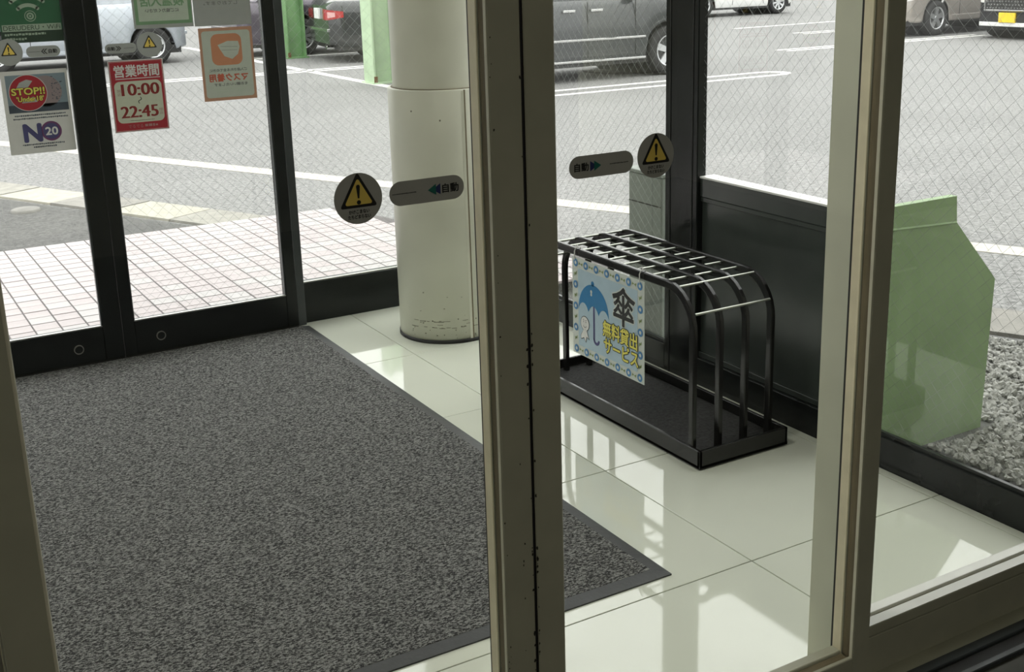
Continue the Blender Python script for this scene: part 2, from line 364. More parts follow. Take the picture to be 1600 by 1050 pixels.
# ------------------------------------------------------------------ building shell
MB().box(-.9, 2.56, 1.60, 4.80, -.2, -.012).build('floor_slab', 'grout', None, 'dark grouted base under the vestibule tiles', 'floor', kind='structure')
floor = thing('floor', 'polished cream floor tiles of the entrance vestibule', 'floor', (0, 0, 0), kind='structure')
xs = [1.854 + .662 * k for k in range(-5, 2)]; ys = [2.078 + .663 * k for k in range(-1, 5)]
for i in range(len(xs)):
    for j in range(len(ys)):
        x0, x1 = max(xs[i], -.85), min(xs[i] + .662, 2.55); y0, y1 = max(ys[j], 1.66), min(ys[j] + .663, 4.72)
        if x1 - x0 > .03 and y1 - y0 > .03:
            MB().box(x0 + .0018, x1 - .0018, y0 + .0018, y1 - .0018, -.012, 0, .0008).build('floor_tile', 'tile_cream', floor)
MB().box(-3.5, 5, -3.5, 1.66, -.2, -.0005).build('floor_room', 'room_floor', None, 'dark floor of the room behind the inner doors', 'floor', kind='structure')
MB().box(-.95, 2.66, 1.4, 4.85, 2.5, 2.62).build('ceiling', 'ceiling_white', None, 'white vestibule ceiling over the tiled floor', 'ceiling', kind='structure')
MB().box(-3.6, 5.1, -3.6, 1.4, 2.6, 2.72).build('ceiling_room', 'ceiling_white', None, 'white ceiling of the room inside the doors', 'ceiling', kind='structure')
MB().box(-3.6, 5.1, -3.6, -3.5, -.1, 2.6).build('wall_back', 'room_wall', None, 'plain wall at the rear of the inside room', 'wall', kind='structure')
MB().box(-3.6, -3.5, -3.5, 1.6, -.1, 2.6).build('wall_left', 'room_wall', None, 'plain left wall of the inside room', 'wall', kind='structure')
MB().box(5.0, 5.1, -3.5, 1.6, -.1, 2.6).build('wall_right', 'room_wall', None, 'plain right wall of the inside room', 'wall', kind='structure')
wf = MB(); wf.box(-3.5, -.9, 1.46, 1.62, -.1, 2.7); wf.box(2.56, 5.0, 1.46, 1.62, -.1, 2.7); wf.box(-.9, 2.56, 1.46, 1.62, 2.16, 2.7)
wf.build('wall_front', 'room_wall', None, 'beige wall around and above the inner automatic doors', 'wall', kind='structure')
MB().box(-1.0, -.9, 1.62, 4.80, -.1, 2.5).build('wall_vestibule_left', 'white_paint', None, 'white side wall of the vestibule across from the window', 'wall', kind='structure')
hd = MB(); hd.box(-.9, 2.66, 4.66, 4.80, 2.14, 2.5); hd.build('wall_header', 'black_aluminium', None, 'black header above the outer glass doors', 'wall', kind='structure')
# ------------------------------------------------------------------ glazed elements
def wires(u0, u1, z0, z1, pos, axis, p=.03, rad=.00038):
    """45 degree wire lattice in the plane axis=pos; u is the horizontal coordinate"""
    mb = MB(); n = int((u1 - u0 + z1 - z0) / (p * 1.4142)) + 2
    for sgn in (1, -1):
        for k in range(n + 1):
            c = (u0 + z0 if sgn > 0 else z0 - u1) + k * p * 1.4142
            # z = c - u (sgn>0) or z = c + u
            pts = []
            for uu in (u0, u1):
                z = c - uu if sgn > 0 else c + uu
                if z0 <= z <= z1: pts.append((uu, z))
            for z in (z0, z1):
                uu = c - z if sgn > 0 else z - c
                if u0 < uu < u1: pts.append((uu, z))
            if len(pts) < 2: continue
            a, b_ = pts[0], pts[-1]
            if (a[0] - b_[0]) ** 2 + (a[1] - b_[1]) ** 2 < 1e-4: continue
            e = .0003 * sgn
            P = (lambda q: (q[0], pos + e, q[1])) if axis == 'y' else (lambda q: (pos + e, q[0], q[1]))
            mb.cyl(P(a), P(b_), rad, n=3, caps=False)
    return mb
Y0, YG0, YG1, Y1 = 1.475, 1.485, 1.508, 1.532      # inner sliding leaf: front, groove, back
def stile(x0, x1, z0, z1, g0=False, g1=False):
    mb = MB(); d = .012
    mb.box(x0, x1, Y0, YG0, z0, z1, .0015); mb.box(x0 + d * g0, x1 - d * g1, YG0, YG1, z0, z1); mb.box(x0 + .002, x1 - .002, YG1, Y1 - .002, z0, z1); return mb
def chips(lst, seed, y=Y0 - .0004):
    mb = MB(); rr = random.Random(seed)
    for (x, z, s) in lst:
        n = 7; a = [rr.uniform(.5, 1.0) for _ in range(n)]
        mb.add([(x + s * a[i] * math.cos(6.283 * i / n) * .6, y, z + s * a[i] * math.sin(6.283 * i / n)) for i in range(n)], [tuple(range(n))])
    return mb
def inner_leaf(name, x0, x1, wl, wr, label, seam_left):
    t = thing(name, label, 'door', ((x0 + x1) / 2, Y0, 0), kind='structure')
    H1 = 2.13
    for q0, q1, ga, gb_ in ((x0, x0 + wl, 0, 1), (x1 - wr, x1, 1, 0)):
        st_ = stile(q0, q1, .012, H1, ga, gb_).build('stile', 'beige_paint', t)
        MB().box(q0 + .0005, q1 - .0005, YG1 + .001, Y1 + .0005, .012, H1, .001).build('lit_flange', 'lit_flange_beige', st_)  # paler than the frame: light on the side faces put into the colour
        MB().box(q0 + .002, q1 - .002, Y1 + .0005, Y1 + .006, .012, H1).build('gap_shade_strip', 'gasket_black', st_)  # black strip painted in for the shaded gap behind the stile
        MB().box(q0 - .0006 * ga, q1 + .0006 * gb_, Y0 + .002, YG0 - .0005, .012, H1).build('lit_lip', 'cream_post_lit_lip', st_)  # pale lip edge, side light painted into its colour
    a, b_ = x0 + wl, x1 - wr
    rb = MB(); rb.box(a, b_, Y0, YG0, .012, .138, .0015); rb.box(a, b_, YG0, YG1, .012, .128); rb.box(a, b_, YG1, Y1, .012, .138, .0015); rb.build('bottom_rail', 'beige_paint', t)
    MB().box(a, b_, Y0, Y1, H1 - .07, H1, .001).build('top_rail', 'beige_paint', t)
    gk_ = MB()
    for xx0, xx1 in ((a - .011, a - .004), (b_ + .004, b_ + .011)): gk_.box(xx0, xx1, YG0 + .001, YG1 - .001, .13, H1 - .07)
    gk_.box(a, b_, YG0 + .001, YG1 - .001, .1285, .132); gk_.build('gasket', 'gasket_brown', t)
    MB().box(a - .006, b_ + .006, 1.495, 1.499, .131, H1 - .069).build('glass', 'clear_glass', t)
    return t
DL = inner_leaf('door_1', .0895, .8598, .0567, .0528, 'beige framed sliding glass leaf with teal arrow sticker pointing left', False)
DR = inner_leaf('door_2', .8648, 1.632, .0512, .044, 'beige framed sliding glass leaf with arrow sticker pointing right', True)
MB().box(.8590, .8656, Y0 + .004, Y1 - .004, .012, 2.13).build('meeting_gasket', 'gasket_black', DL)
MB().cyl((.1470, Y0 + .0035, .13), (.1470, Y0 + .0035, 2.06), .0034, n=16).build('glazing_bead', 'bead_gloss', DL)
rr = random.Random(5); lst = []
for i in range(46):
    z = rr.choice([rr.uniform(.35, .95), rr.uniform(.3, .6), rr.uniform(.3, 1.6)]); lst.append((rr.choice([.857, .8575, .866, .8665]), z, rr.uniform(.0015, .0045)))
for i in range(16): lst.append((.809 + rr.uniform(0, .004), rr.uniform(.25, 1.4), rr.uniform(.001, .003)))
for i in range(7): lst.append((.815 + rr.uniform(.01, .03), rr.uniform(.25, .8), rr.uniform(.0015, .003)))
chips(lst, 4).build('paint_chips', 'chip_dark', DL, kind='stuff')
# fixed sidelight and its post
sl = thing('window_1', 'fixed beige framed glass sidelight next to the sliding leaf', 'window', (2.1, 1.6, 0), kind='structure')
MB().box(1.622, 1.70, 1.560, 1.636, 0, 2.16, .002).build('post', 'post_paint', sl)
br = MB(); br.box(1.70, 2.56, 1.545, 1.572, .02, .104, .001); br.box(1.70, 2.56, 1.545, 1.572, .1075, .131, .001); br.box(1.70, 2.56, 1.555, 1.60, 0, .02); br.build('bottom_rail', 'beige_paint', sl)
MB().box(1.70, 2.56, 1.586, 1.612, .0, .130, .001).build('back_rail', 'white_paint', sl); MB().box(1.70, 2.56, 1.546, 1.572, .131, .1325).build('lit_rail_top', 'white_paint', sl)  # thin white sheet on the rail paints its lit top
MB().box(1.70, 2.56, 1.572, 1.586, .02, .122).build('gasket', 'gasket_brown', sl); MB().box(1.70, 2.56, 1.553, 1.571, .1035, .108).build('groove', 'gasket_black', sl)
MB().box(1.70, 2.56, 1.545, 1.636, 2.08, 2.16).build('top_rail', 'beige_paint', sl)
MB().box(2.50, 2.56, 1.546, 1.635, .132, 2.08).build('stile', 'beige_paint', sl)
MB().box(1.695, 2.505, 1.576, 1.580, .12, 2.085).build('glass', 'clear_glass', sl)
sl2 = thing('window_2', 'fixed beige framed glass sidelight by the white wall', 'window', (-.4, 1.6, 0), kind='structure')
MB().box(.02, .10, 1.560, 1.636, 0, 2.16, .002).build('post', 'cream_post_lit_lip', sl2)
MB().box(-.9, .02, 1.545, 1.636, 0, .132).build('bottom_rail', 'beige_paint', sl2); MB().box(-.9, .02, 1.604, 1.608, .132, 2.16).build('glass', 'clear_glass', sl2)
tr_ = thing('trim_1', 'dark floor guide rails running under the sliding doors', 'floor track', (.86, 1.5, 0), kind='structure')
MB().box(-.9, 2.56, 1.436, 1.452, -.0005, .012, .002).build('rail', 'grey_aluminium', tr_); MB().box(-.9, 2.56, 1.490, 1.517, -.0005, .010, .002).build('rail', 'grey_aluminium', tr_)
MB().box(-.9, 2.56, 1.452, 1.490, -.0005, .002).build('channel', 'gasket_black', tr_); MB().box(-.9, 2.56, 1.517, 1.66, -.0005, .006).build('threshold', 'beige_paint', tr_)

# outer doors
OY0, OY1, OG = 4.665, 4.715, 4.684
def outer_leaf(name, x0, x1, wl, wr, label, lockx, wired):
    t = thing(name, label, 'door', ((x0 + x1) / 2, OY0, 0), kind='structure')
    MB().box(x0, x0 + wl, OY0, OY1, .012, 2.14, .002).build('stile', 'black_aluminium', t); MB().box(x1 - wr, x1, OY0, OY1, .012, 2.14, .002).build('stile', 'black_aluminium', t)
    MB().box(x0 + wl, x1 - wr, OY0 + .001, OY1 - .001, .012, .148, .002).build('bottom_rail', 'black_aluminium', t)
    MB().box(x0 + wl, x1 - wr, OY0 + .001, OY1 - .001, 2.07, 2.14, .002).build('top_rail', 'black_aluminium', t)
    MB().box(x0 + wl, x1 - wr, OY0 + .004, OG, .148, .1525).build('glazing_bead', 'steel_bead', t)
    b_ = MB(); b_.box(x1 - wr - .004, x1 - wr, OY0 + .004, OG, .15, 2.07); b_.box(x0 + wl, x0 + wl + .003, OY0 + .004, OG, .15, 2.07); b_.build('glazing_bead', 'grey_aluminium', t)
    MB().box(x0 + wl - .005, x1 - wr + .005, OG, OG + .006, .14, 2.08).build('glass', 'wired_glass' if wired else 'clear_glass', t)
    if wired: wires(x0 + wl, x1 - wr, .15, 2.07, OG + .003, 'y').build('wire_mesh', 'wire_steel', t, kind='stuff')
    lk = MB().cyl((lockx, OY0 - .003, .074), (lockx, OY0 + .004, .074), .017, n=24).build('lock', 'black_aluminium', t)
    lr = MB(); lr.lathe([(.0185, 0), (.0185, -.005), (.0150, -.005), (.0150, 0)], (lockx, OY0, .074), 'y', 28); lr.build('lock_ring', 'iron', lk)
    MB().box(x0, x1, OY0 + .01, OY0 + .03, .001, .013).build('brush_strip', 'gasket_black', t)
    return t
outer_leaf('door_3', .16, .8815, .05, .0715, 'black framed outer glass leaf with the wifi poster', .712, False)
outer_leaf('door_4', .8835, 1.60, .0465, .047, 'black framed outer wired glass leaf with the opening hours poster', 1.026, True)
fx = thing('window_3', 'black framed fixed wired glass panel next to the white column', 'window', (1.95, 4.75, 0), kind='structure')
ml = MB(); ml.box(1.604, 1.642, 4.69, 4.79, 0, 2.14, .002); ml.build('mullion', 'grey_aluminium', fx)
MB().box(1.642, 2.46, 4.715, 4.775, 0, .176, .002).build('bottom_rail', 'black_aluminium', fx); MB().box(1.642, 2.46, 4.72, 4.735, .176, .1805).build('glazing_bead', 'steel_bead', fx)
MB().box(2.46, 2.56, 4.69, 4.79, 0, 2.14, .002).build('mullion', 'black_aluminium', fx)
MB().box(1.64, 2.465, 4.735, 4.741, .17, 2.145).build('glass', 'wired_glass', fx)
wires(1.642, 2.46, .176, 2.14, 4.738, 'y').build('wire_mesh', 'wire_steel', fx, kind='stuff')
fx2 = thing('window_4', 'black framed fixed glass panel beside the wifi poster leaf', 'window', (-.4, 4.75, 0), kind='structure')
MB().box(.118, .157, 4.69, 4.79, 0, 2.14).build('mullion', 'black_aluminium', fx2); MB().box(-.9, .118, 4.715, 4.775, 0, .176).build('bottom_rail', 'black_aluminium', fx2); MB().box(-.9, .118, 4.735, 4.741, .176, 2.14).build('glass', 'wired_glass', fx2)
# side window wall (plane X)
SX0, SX1, SG = 2.56, 2.588, 2.570
def side_pane(name, ya, yb, label, rail, gz=None):
    gz = gz or rail
    t = thing(name, label, 'window', (SX0, (ya + yb) / 2, 0), kind='structure')
    MB().box(SX0 - .01, SX1, ya, yb, -.05, rail, .002).build('bottom_rail', 'black_aluminium', t)
    MB().box(SX0 - .004, SX1 - .004, ya, yb, 2.2, 2.5).build('top_rail', 'black_aluminium', t)
    if gz == rail: MB().box(SX0 - .002, SG, ya, yb, rail, rail + .012).build('glazing_bead', 'black_aluminium', t)
    MB().box(SG, SG + .0065, ya - .005, yb + .005, gz - .003, 2.205).build('glass', 'wired_glass', t)
    wires(ya, yb, gz, 2.2, SG + .003, 'x', p=.031).build('wire_mesh', 'wire_steel', t, kind='stuff')
    return t
side_pane('window_5', 3.372, 4.69, 'wired side window pane between black mullion and white column', .098)
side_pane('window_7', 1.62, 2.425, 'wired side window pane looking out at the green board', .098)
sw = side_pane('window_6', 2.540, 3.190, 'wired side window pane above a dark lower panel behind the rack', .098, .752)
MB().box(2.562, 2.606, 2.540, 3.190, .682, .747, .002).build('transom', 'spandrel', sw)
MB().box(2.560, 2.622, 2.540, 3.190, .747, .753).build('sill', 'lit_sill_white', sw)  # near-white colour stands for skylight on the transom top
MB().box(2.574, 2.602, 2.540, 3.190, .098, .682).build('lower_panel', 'spandrel', sw)
MB().box(2.565, 2.576, 2.540, 3.190, .664, .681, .002).build('panel_bead', 'spandrel', sw)
MB().box(2.565, 2.576, 2.540, 3.190, .098, .118, .002).build('panel_bead', 'spandrel', sw)
mu2 = thing('trim_3', 'narrow black mullion next to the dark lower panel', 'mullion', (SX0, 2.43, 0), kind='structure')
MB().box(SX0 - .012, SX1, 2.425, 2.540, -.05, 2.5, .003).build('mullion', 'black_aluminium', mu2)
mu = thing('trim_2', 'wide black mullion between the two wired side panes', 'mullion', (SX0, 3.27, 0), kind='structure')
MB().box(SX0 - .012, SX1, 3.190, 3.372, -.05, 2.5, .003).build('mullion', 'black_aluminium', mu)
for yy in (3.215, 3.340): MB().box(SX0 - .0145, SX0 - .012, yy, yy + .004, 0, 2.5).build('cover_strip', 'gasket_black', mu)
# ------------------------------------------------------------------ column
cc = (2.120, 4.285)
colm = thing('column', 'round off-white column with a scuffed sleeve around its lower part', 'column', (cc[0], cc[1], 0))
lo = MB(); lo.lathe([(.18, 1.012), (.2025, 1.012), (.205, 1.008), (.205, .012), (.20, .012)], (*cc, 0), n=64); lo.build('sleeve', 'column_paint', colm)
MB().lathe([(.184, .99), (.184, 2.5)], (*cc, 0), n=64).build('shaft', 'column_paint', colm)
MB().lathe([(.19, 0), (.2085, 0), (.2085, .014), (.19, .014)], (*cc, 0), n=64).build('base_ring', 'black_rubber', colm)
MB().lathe([(.192, 1.0105), (.192, 1.0145), (.183, 1.0145)], (*cc, 0), n=64).build('joint', 'gasket_brown', colm)
def cp(a, r, z): return (cc[0] + r * math.cos(a), cc[1] + r * math.sin(a), z)
sa = math.radians(-90)
sm_ = MB(); sm_.add([cp(sa, .2056, .014), cp(sa + .035, .2056, .014), cp(sa + .035, .2056, 1.01), cp(sa, .2056, 1.01)], [(0, 1, 2, 3)]); sm_.build('seam', 'gasket_brown', colm)
sb = MB(); sb.add([cp(sa - .05, .2056, .014), cp(sa, .2075, .014), cp(sa, .2075, 1.006), cp(sa - .05, .2056, 1.006)], [(0, 1, 2, 3)]); sb.build('seam_lip', 'column_paint', colm)
sc_ = MB(); rr = random.Random(9)
for i in range(60):
    a = math.radians(rr.uniform(-168, -82)); z = rr.choice([rr.uniform(.02, .10), rr.uniform(.02, .22), .092 + rr.uniform(-.002, .002), .066 + rr.uniform(-.002, .002)])
    w = rr.uniform(.008, .05) if .06 < z < .095 else rr.uniform(.004, .012); h = .0018 if w > .015 else rr.uniform(.002, .005)
    sc_.add([cp(a, .2054, z), cp(a + w * 2.5, .2054, z), cp(a + w * 2.5, .2054, z + h), cp(a, .2054, z + h)], [(0, 1, 2, 3)])
for a, z in ((-150, .93), (-118, .895)): a = math.radians(a); sc_.add([cp(a, .2054, z), cp(a + .03, .2054, z), cp(a + .03, .2054, z + .006), cp(a, .2054, z + .006)], [(0, 1, 2, 3)])
sc_.build('scuff_marks', 'column_scuff', colm, kind='stuff')
# ------------------------------------------------------------------ entrance mat
fm = thing('entrance_mat', 'large charcoal ribbed carpet mat with smooth rubber border', 'mat', (.8, 3.4, 0))
MB().box(-.10, 1.604, 2.168, 4.655, 0, .0105, .003).build('carpet', 'carpet', fm)
rb = MB()
X0, X1, Ya, Yb = -.14, 1.640, 2.132, 4.66
e = [[(X0, Ya, 0), (X1, Ya, 0), (X1, Yb, 0), (X0, Yb, 0)], [(X0, Ya, .004), (X1, Ya, .004), (X1, Yb, .004), (X0, Yb, .004)], [(X0 + .045, Ya + .04, .0098), (X1 - .04, Ya + .04, .0098), (X1 - .04, Yb, .0098), (X0 + .045, Yb, .0098)]]
vs = sum(e, []); fs = []
for l_ in (0, 4):
    for k in range(4): fs.append((l_ + k, l_ + (k + 1) % 4, l_ + 4 + (k + 1) % 4, l_ + 4 + k))
rb.add(vs, fs); rb.build('rubber_border', 'mat_rubber', fm)
# ------------------------------------------------------------------ umbrella rack
rk = thing('umbrella_rack', 'black metal umbrella rack of four hoops with chrome dividing rods', 'umbrella stand', (2.25, 3.07, 0))
RX = (2.10, 2.20, 2.30, 2.40); YN, YF, ZT, RB = 2.635, 3.50, .54, .125
def hoop_path(x):
    p = [(x, YN, .03), (x, YN, .2), (x, YN, ZT - RB)]
    for i in range(1, 9): t = math.radians(90 * i / 8); p.append((x, YN + RB - RB * math.cos(t), ZT - RB + RB * math.sin(t)))
    for i in range(0, 9): t = math.radians(90 * i / 8); p.append((x, YF - RB + RB * math.sin(t), ZT - RB + RB * math.cos(t)))
    p += [(x, YF, .2), (x, YF, .03)]; return p
def band(path, hx, hn):
    """rectangular bar swept along a path in the YZ plane"""
    mb = MB(); vs = []; n = len(path)
    for i, p in enumerate(path):
        a, b_ = path[max(i - 1, 0)], path[min(i + 1, n - 1)]; d = Vector((0, b_[1] - a[1], b_[2] - a[2])).normalized(); nn = Vector((0, -d.z, d.y)); p = Vector(p)
        for sx, sn in ((-1, -.7), (-.7, -1), (.7, -1), (1, -.7), (1, .7), (.7, 1), (-.7, 1), (-1, .7)): vs.append(p + Vector((hx * sx, 0, 0)) + nn * hn * sn)
    fs = [(i * 8 + k, i * 8 + (k + 1) % 8, (i + 1) * 8 + (k + 1) % 8, (i + 1) * 8 + k) for i in range(n - 1) for k in range(8)]
    mb.add(vs, [f[::-1] for f in fs], False); return mb
for x in RX: band(hoop_path(x), .008, .0125).build('hoop', 'rack_black', rk)
rod_y = [2.713 + .0788 * k for k in range(10)]
rod_me = MB().cyl((RX[0] + .006, 0, 0), (RX[3] - .006, 0, 0), .0042, n=8)
first = None
for y, z in [(y, ZT + .0) for y in rod_y] + [(2.6365, .472), (3.4985, .472)]:
    if first is None:
        o = rod_me.build('divider_rod', 'chrome_rod', rk); first = o; me = o.data
        o.data.transform(Matrix.Translation(ORG[rk.name])); base_o = ORG[rk.name]
    else:
        o = bpy.data.objects.new('divider_rod', me); COL.objects.link(o); o.parent = rk
    o.location = (-base_o.x, y - base_o.y, z - base_o.z)
ty = MB(); tx0, tx1, ty0, ty1 = 2.085, 2.435, 2.58, 3.54
ty.box(tx0, tx1, ty0, ty1, .004, .014); ty.box(tx0, tx0 + .012, ty0, ty1, .004, .062, .002); ty.box(tx1 - .012, tx1, ty0, ty1, .004, .062, .002); ty.box(tx0, tx1, ty0, ty0 + .012, .004, .062, .002); ty.box(tx0, tx1, ty1 - .012, ty1, .004, .062, .002)
ty.build('drip_tray', 'rack_black', rk); MB().box(tx0 + .013, tx1 - .013, ty0 + .013, ty1 - .013, .014, .030, .002).build('tray_liner', 'tray_mat', rk)
for x in (tx0 + .03, tx1 - .03):
    for y in (ty0 + .04, ty1 - .04): MB().cyl((x, y, 0), (x, y, .005), .014, n=12).build('foot', 'black_rubber', rk)
# poster hung on the rack
pf = Face((2.0862, 3.272, .188), (0, -1, 0), (0, 0, 1)); PW, PH = .410, .337
pp = thing('umbrella_poster', 'light blue umbrella lending poster tied to the front of the rack', 'poster', (2.086, 3.07, .188))
MB().box(2.0866, 2.0882, 3.272 - PW, 3.272, .188, .188 + PH).build('sheet', 'print_edge', pp)
PR(pf, 1).rect(.035, .033, PW - .035, PH - .035).build('sky_panel', 'print_sky', pp)
ring = [(.022 + i * (PW - .044) / 6, PH - .018) for i in range(7)] + [(.022 + i * (PW - .044) / 6, .018) for i in range(7)] + [(.020, .018 + i * (PH - .036) / 4) for i in range(1, 4)] + [(PW - .020, .018 + i * (PH - .036) / 4) for i in range(1, 4)]
for i, (a, c) in enumerate(ring):
    fo_ = PR(pf, 2).disc(a, c, .0135, 16).build('flower', 'print_blue_mid', pp); PR(pf, 3).disc(a, c, .0058, 12).build('flower_eye', 'print_edge', fo_)
for i in range(6):
    for v in (PH - .018, .018):
        a = .022 + (i + .5) * (PW - .044) / 6
        lf = PR(pf, 2); lf.poly([(a - .012, v - .004), (a, v), (a - .010, v + .006)]); lf.poly([(a + .012, v + .005), (a, v), (a + .008, v - .007)]); lf.build('leaf_sprig', 'print_leaf', pp)
for i in range(4):
    for a in (.020, PW - .020):
        v = .018 + (i + .5) * (PH - .036) / 4
        lf = PR(pf, 2); lf.poly([(a - .005, v - .010), (a + .003, v), (a - .008, v + .004)]); lf.poly([(a + .007, v + .010), (a - .002, v), (a + .006, v - .004)]); lf.build('leaf_sprig', 'print_leaf', pp)
ucx, ucy, ur = .128, .150, .090
dome = [(ucx + ur * math.cos(math.radians(t)), ucy + .020 + ur * 1.05 * math.sin(math.radians(t))) for t in range(0, 181, 8)]
scal = []
for k in range(3):
    c0 = ucx - ur + ur * 2 / 3 * (k + .5)
    for t in range(170, 5, -16): scal.append((c0 + ur / 3 * math.cos(math.radians(t)), ucy + .020 + .030 * math.sin(math.radians(t))))
dome = [(ucx + ur, ucy + .008)] + dome + [(ucx - ur, ucy + .008)] + scal
cu_ = PR(pf, 3)
# triangulate the scalloped canopy as a fan of strips
up_ = [(ucx + ur * math.cos(math.radians(180 - 180 * i / 36)), ucy + .012 + ur * 1.12 * math.sin(math.radians(180 - 180 * i / 36)) ) for i in range(37)]
lo_ = [(p[0], ucy + .010 + .030 * abs(math.sin(math.pi * 3 * (p[0] - (ucx - ur)) / (2 * ur))) ** .6) for p in up_]
for i in range(36): cu_.poly([(lo_[i][0], min(lo_[i][1], up_[i][1])), (lo_[i + 1][0], min(lo_[i + 1][1], up_[i + 1][1])), up_[i + 1], up_[i]])
cu_.disc(ucx - .004, ucy + .012 + ur * 1.12 + .004, .009, 14); cu_.build('umbrella_picture', 'print_blue', pp)
sh = PR(pf, 2); sh.rect(ucx - .003, ucy - .075, ucx + .007, ucy + .05); sh.arc(ucx + .016, ucy - .072, .009, .019, 180, 360, 12); sh.build('shaft_picture', 'print_indigo', pp)
hl = PR(pf, 4); hl.disc(ucx - .012, ucy + .088, .006, 12); hl.disc(ucx - .012, ucy + .078, .005, 12); hl.build('highlight', 'print_edge', pp)
dk = PR(pf, 4); dk.disc(.076, .118, .0265); dk.poly([(.066, .094), (.088, .094), (.102, .066), (.088, .072), (.082, .052), (.070, .066), (.052, .058), (.050, .074)]); dk.build('doll_outline', 'print_black', pp)
dw = PR(pf, 5); dw.disc(.076, .118, .0243); dw.poly([(.068, .096), (.086, .096), (.0985, .070), (.086, .0745), (.081, .056), (.070, .0685), (.0535, .061), (.0520, .0735)]); dw.build('weather_doll_picture', 'print_white', pp)
df = PR(pf, 6); df.arc(.076, .116, .010, .0115, 205, 335, 8); df.disc(.069, .124, .002, 8); df.disc(.083, .124, .002, 8); df.line((.066, .132), (.072, .129), .0018); df.line((.080, .129), (.087, .132), .0018); df.build('doll_face', 'print_black', pp)
k1 = PR(pf, 3); k1.text('傘', .240, .165, .362, .292, .10); k1.build('lettering', 'print_edge', pp)
k2 = PR(pf, 4); k2.text('傘', .240, .165, .362, .292, .035); k2.build('lettering', 'print_black', pp)
for body, rc in (('無料貸出', (.185, .105, .375, .158)), ('サービス', (.190, .050, .380, .100))):
    PR(pf, 5).text(body, *rc, .16, rot=-.02).build('lettering', 'print_black', pp); PR(pf, 6).text(body, *rc, .05, rot=-.02).build('lettering', 'print_lemon', pp)
for y in (3.255, 2.886):
    st = MB(); st.tube([(2.0852, y, .515), (2.0852, y, .545), (2.090, y, .5555), (2.10, y, .556), (2.1095, y, .555), (2.112, y, .545), (2.110, y, .525)], .0018, 6)
    st.tube([(2.100, y + .003, .5565), (2.104, y + .012, .562), (2.100, y + .02, .558), (2.097, y + .008, .560), (2.092, y - .006, .566)], .0022, 6); st.build('tie_string', 'print_white', pp)

# ------------------------------------------------------------------ stickers on the inner leaves
def warn_sticker(c, rad, yy, label, dirn=1, thick=.0006, group=None, tk=1.0, film='print_grey'):
    f_ = Face((c[0], yy, c[1]), (1, 0, 0), (0, 0, 1)); t = thing('warning_sticker', label, 'sticker', (c[0], yy, c[1] - rad), group=group)
    MB().cyl((c[0], yy, c[1]), (c[0], yy + thick, c[1]), rad, n=48).build('film', film, t)
    s = rad / .035 * tk
    def tri(k, lay, m_):
        cx, cy = 0, .004 * s; pts = []
        for a in (90, 210, 330):
            for d in (-18, 0, 18):
                rr_ = .0275 * s * k; px_, py_ = rr_ * math.cos(math.radians(a)), rr_ * math.sin(math.radians(a)); q = .0022 * s
                pts.append((cx + px_ + q * math.cos(math.radians(a + d * 3.2)), cy + py_ * 1.02 + q * math.sin(math.radians(a + d * 3.2))))
        PR(f_, lay).poly(pts).build('triangle_border' if lay == 1 else 'triangle', m_, t)
    tri(1, 1, 'print_black'); tri(.72, 2, 'print_yellow')
    ex = PR(f_, 3); ex.poly([(-.0028 * s, .017 * s), (-.0012 * s, .0005 * s), (.0012 * s, .0005 * s), (.0028 * s, .017 * s), (.0015 * s, .019 * s), (-.0015 * s, .019 * s)]); ex.disc(0, -.0050 * s, .0030 * s, 16); ex.build('exclamation_mark', 'print_black', t)
    if rad > .03 and yy < 2:
        PR(f_, 1).text('かけこまない', -.015, -.0205, .015, -.0152, .08).build('lettering', 'print_black', t); PR(f_, 1).text('たちどまらない', -.0165, -.0275, .0165, -.0222, .08).build('lettering', 'print_black', t)
    return t
def capsule_sticker(x0, x1, z, h, yy, right, label, film='print_grey', chevron=False):
    f_ = Face((x0, yy, z - h / 2), (1, 0, 0), (0, 0, 1)); w = x1 - x0; t = thing('arrow_sticker', label, 'sticker', ((x0 + x1) / 2, yy, z - h / 2))
    pts = PR(f_, 0).rrect(0, 0, w, h, h / 2 - .0001, 10).v
    mb = MB(); n = len(pts); mb.add(pts + [(p[0], p[1] + .0006, p[2]) for p in pts], [tuple(range(n)), tuple(range(2 * n - 1, n - 1, -1))] + [(i, n + i, n + (i + 1) % n, (i + 1) % n) for i in range(n)]); mb.build('film', film, t)
    m = h / 2; k = h / .034
    tx = (.009 * k, .034 * k) if right else (w - .034 * k, w - .009 * k)
    PR(f_, 1).text('自動', tx[0], m - .0062 * k, tx[1], m + .0062 * k, .06).build('lettering', 'print_black', t)
    for i, mm in enumerate(('print_navy', 'print_teal')):
        if right: a = .037 * k + i * .007 * k; pts = [(a, m - .0078 * k), (a + .0125 * k, m), (a, m + .0078 * k)]
        else: a = w - .037 * k - i * .007 * k; pts = [(a, m - .0078 * k), (a, m + .0078 * k), (a - .0125 * k, m)]
        if chevron:
            tip = 1 if right else -1; b0 = pts[0][0]; cv_ = PR(f_, 1 + i); hh = .0078 * k; th = .004 * k
            cv_.poly([(b0, m - hh), (b0 + tip * th, m - hh), (b0 + tip * (th + hh), m), (b0 + tip * hh, m)][::tip]); cv_.poly([(b0 + tip * hh, m), (b0 + tip * (th + hh), m), (b0 + tip * th, m + hh), (b0, m + hh)][::tip]); cv_.build('arrow', 'print_black', t)
        else: PR(f_, 1 + i).poly(pts).build('arrow', mm, t)
    d = PR(f_, 1); a, c = ((w - .044 * k, w - .010 * k) if right else (.004 * k, .040 * k)); d.dashes(a, m - .0011, c, .0018, 3); d.build('fine_print', 'print_black', t)
    return t
SY = 1.4942
warn_sticker((.6095, 1.1862), .0352, SY, 'grey round warning sticker with yellow triangle, beside the left-pointing arrow sticker')
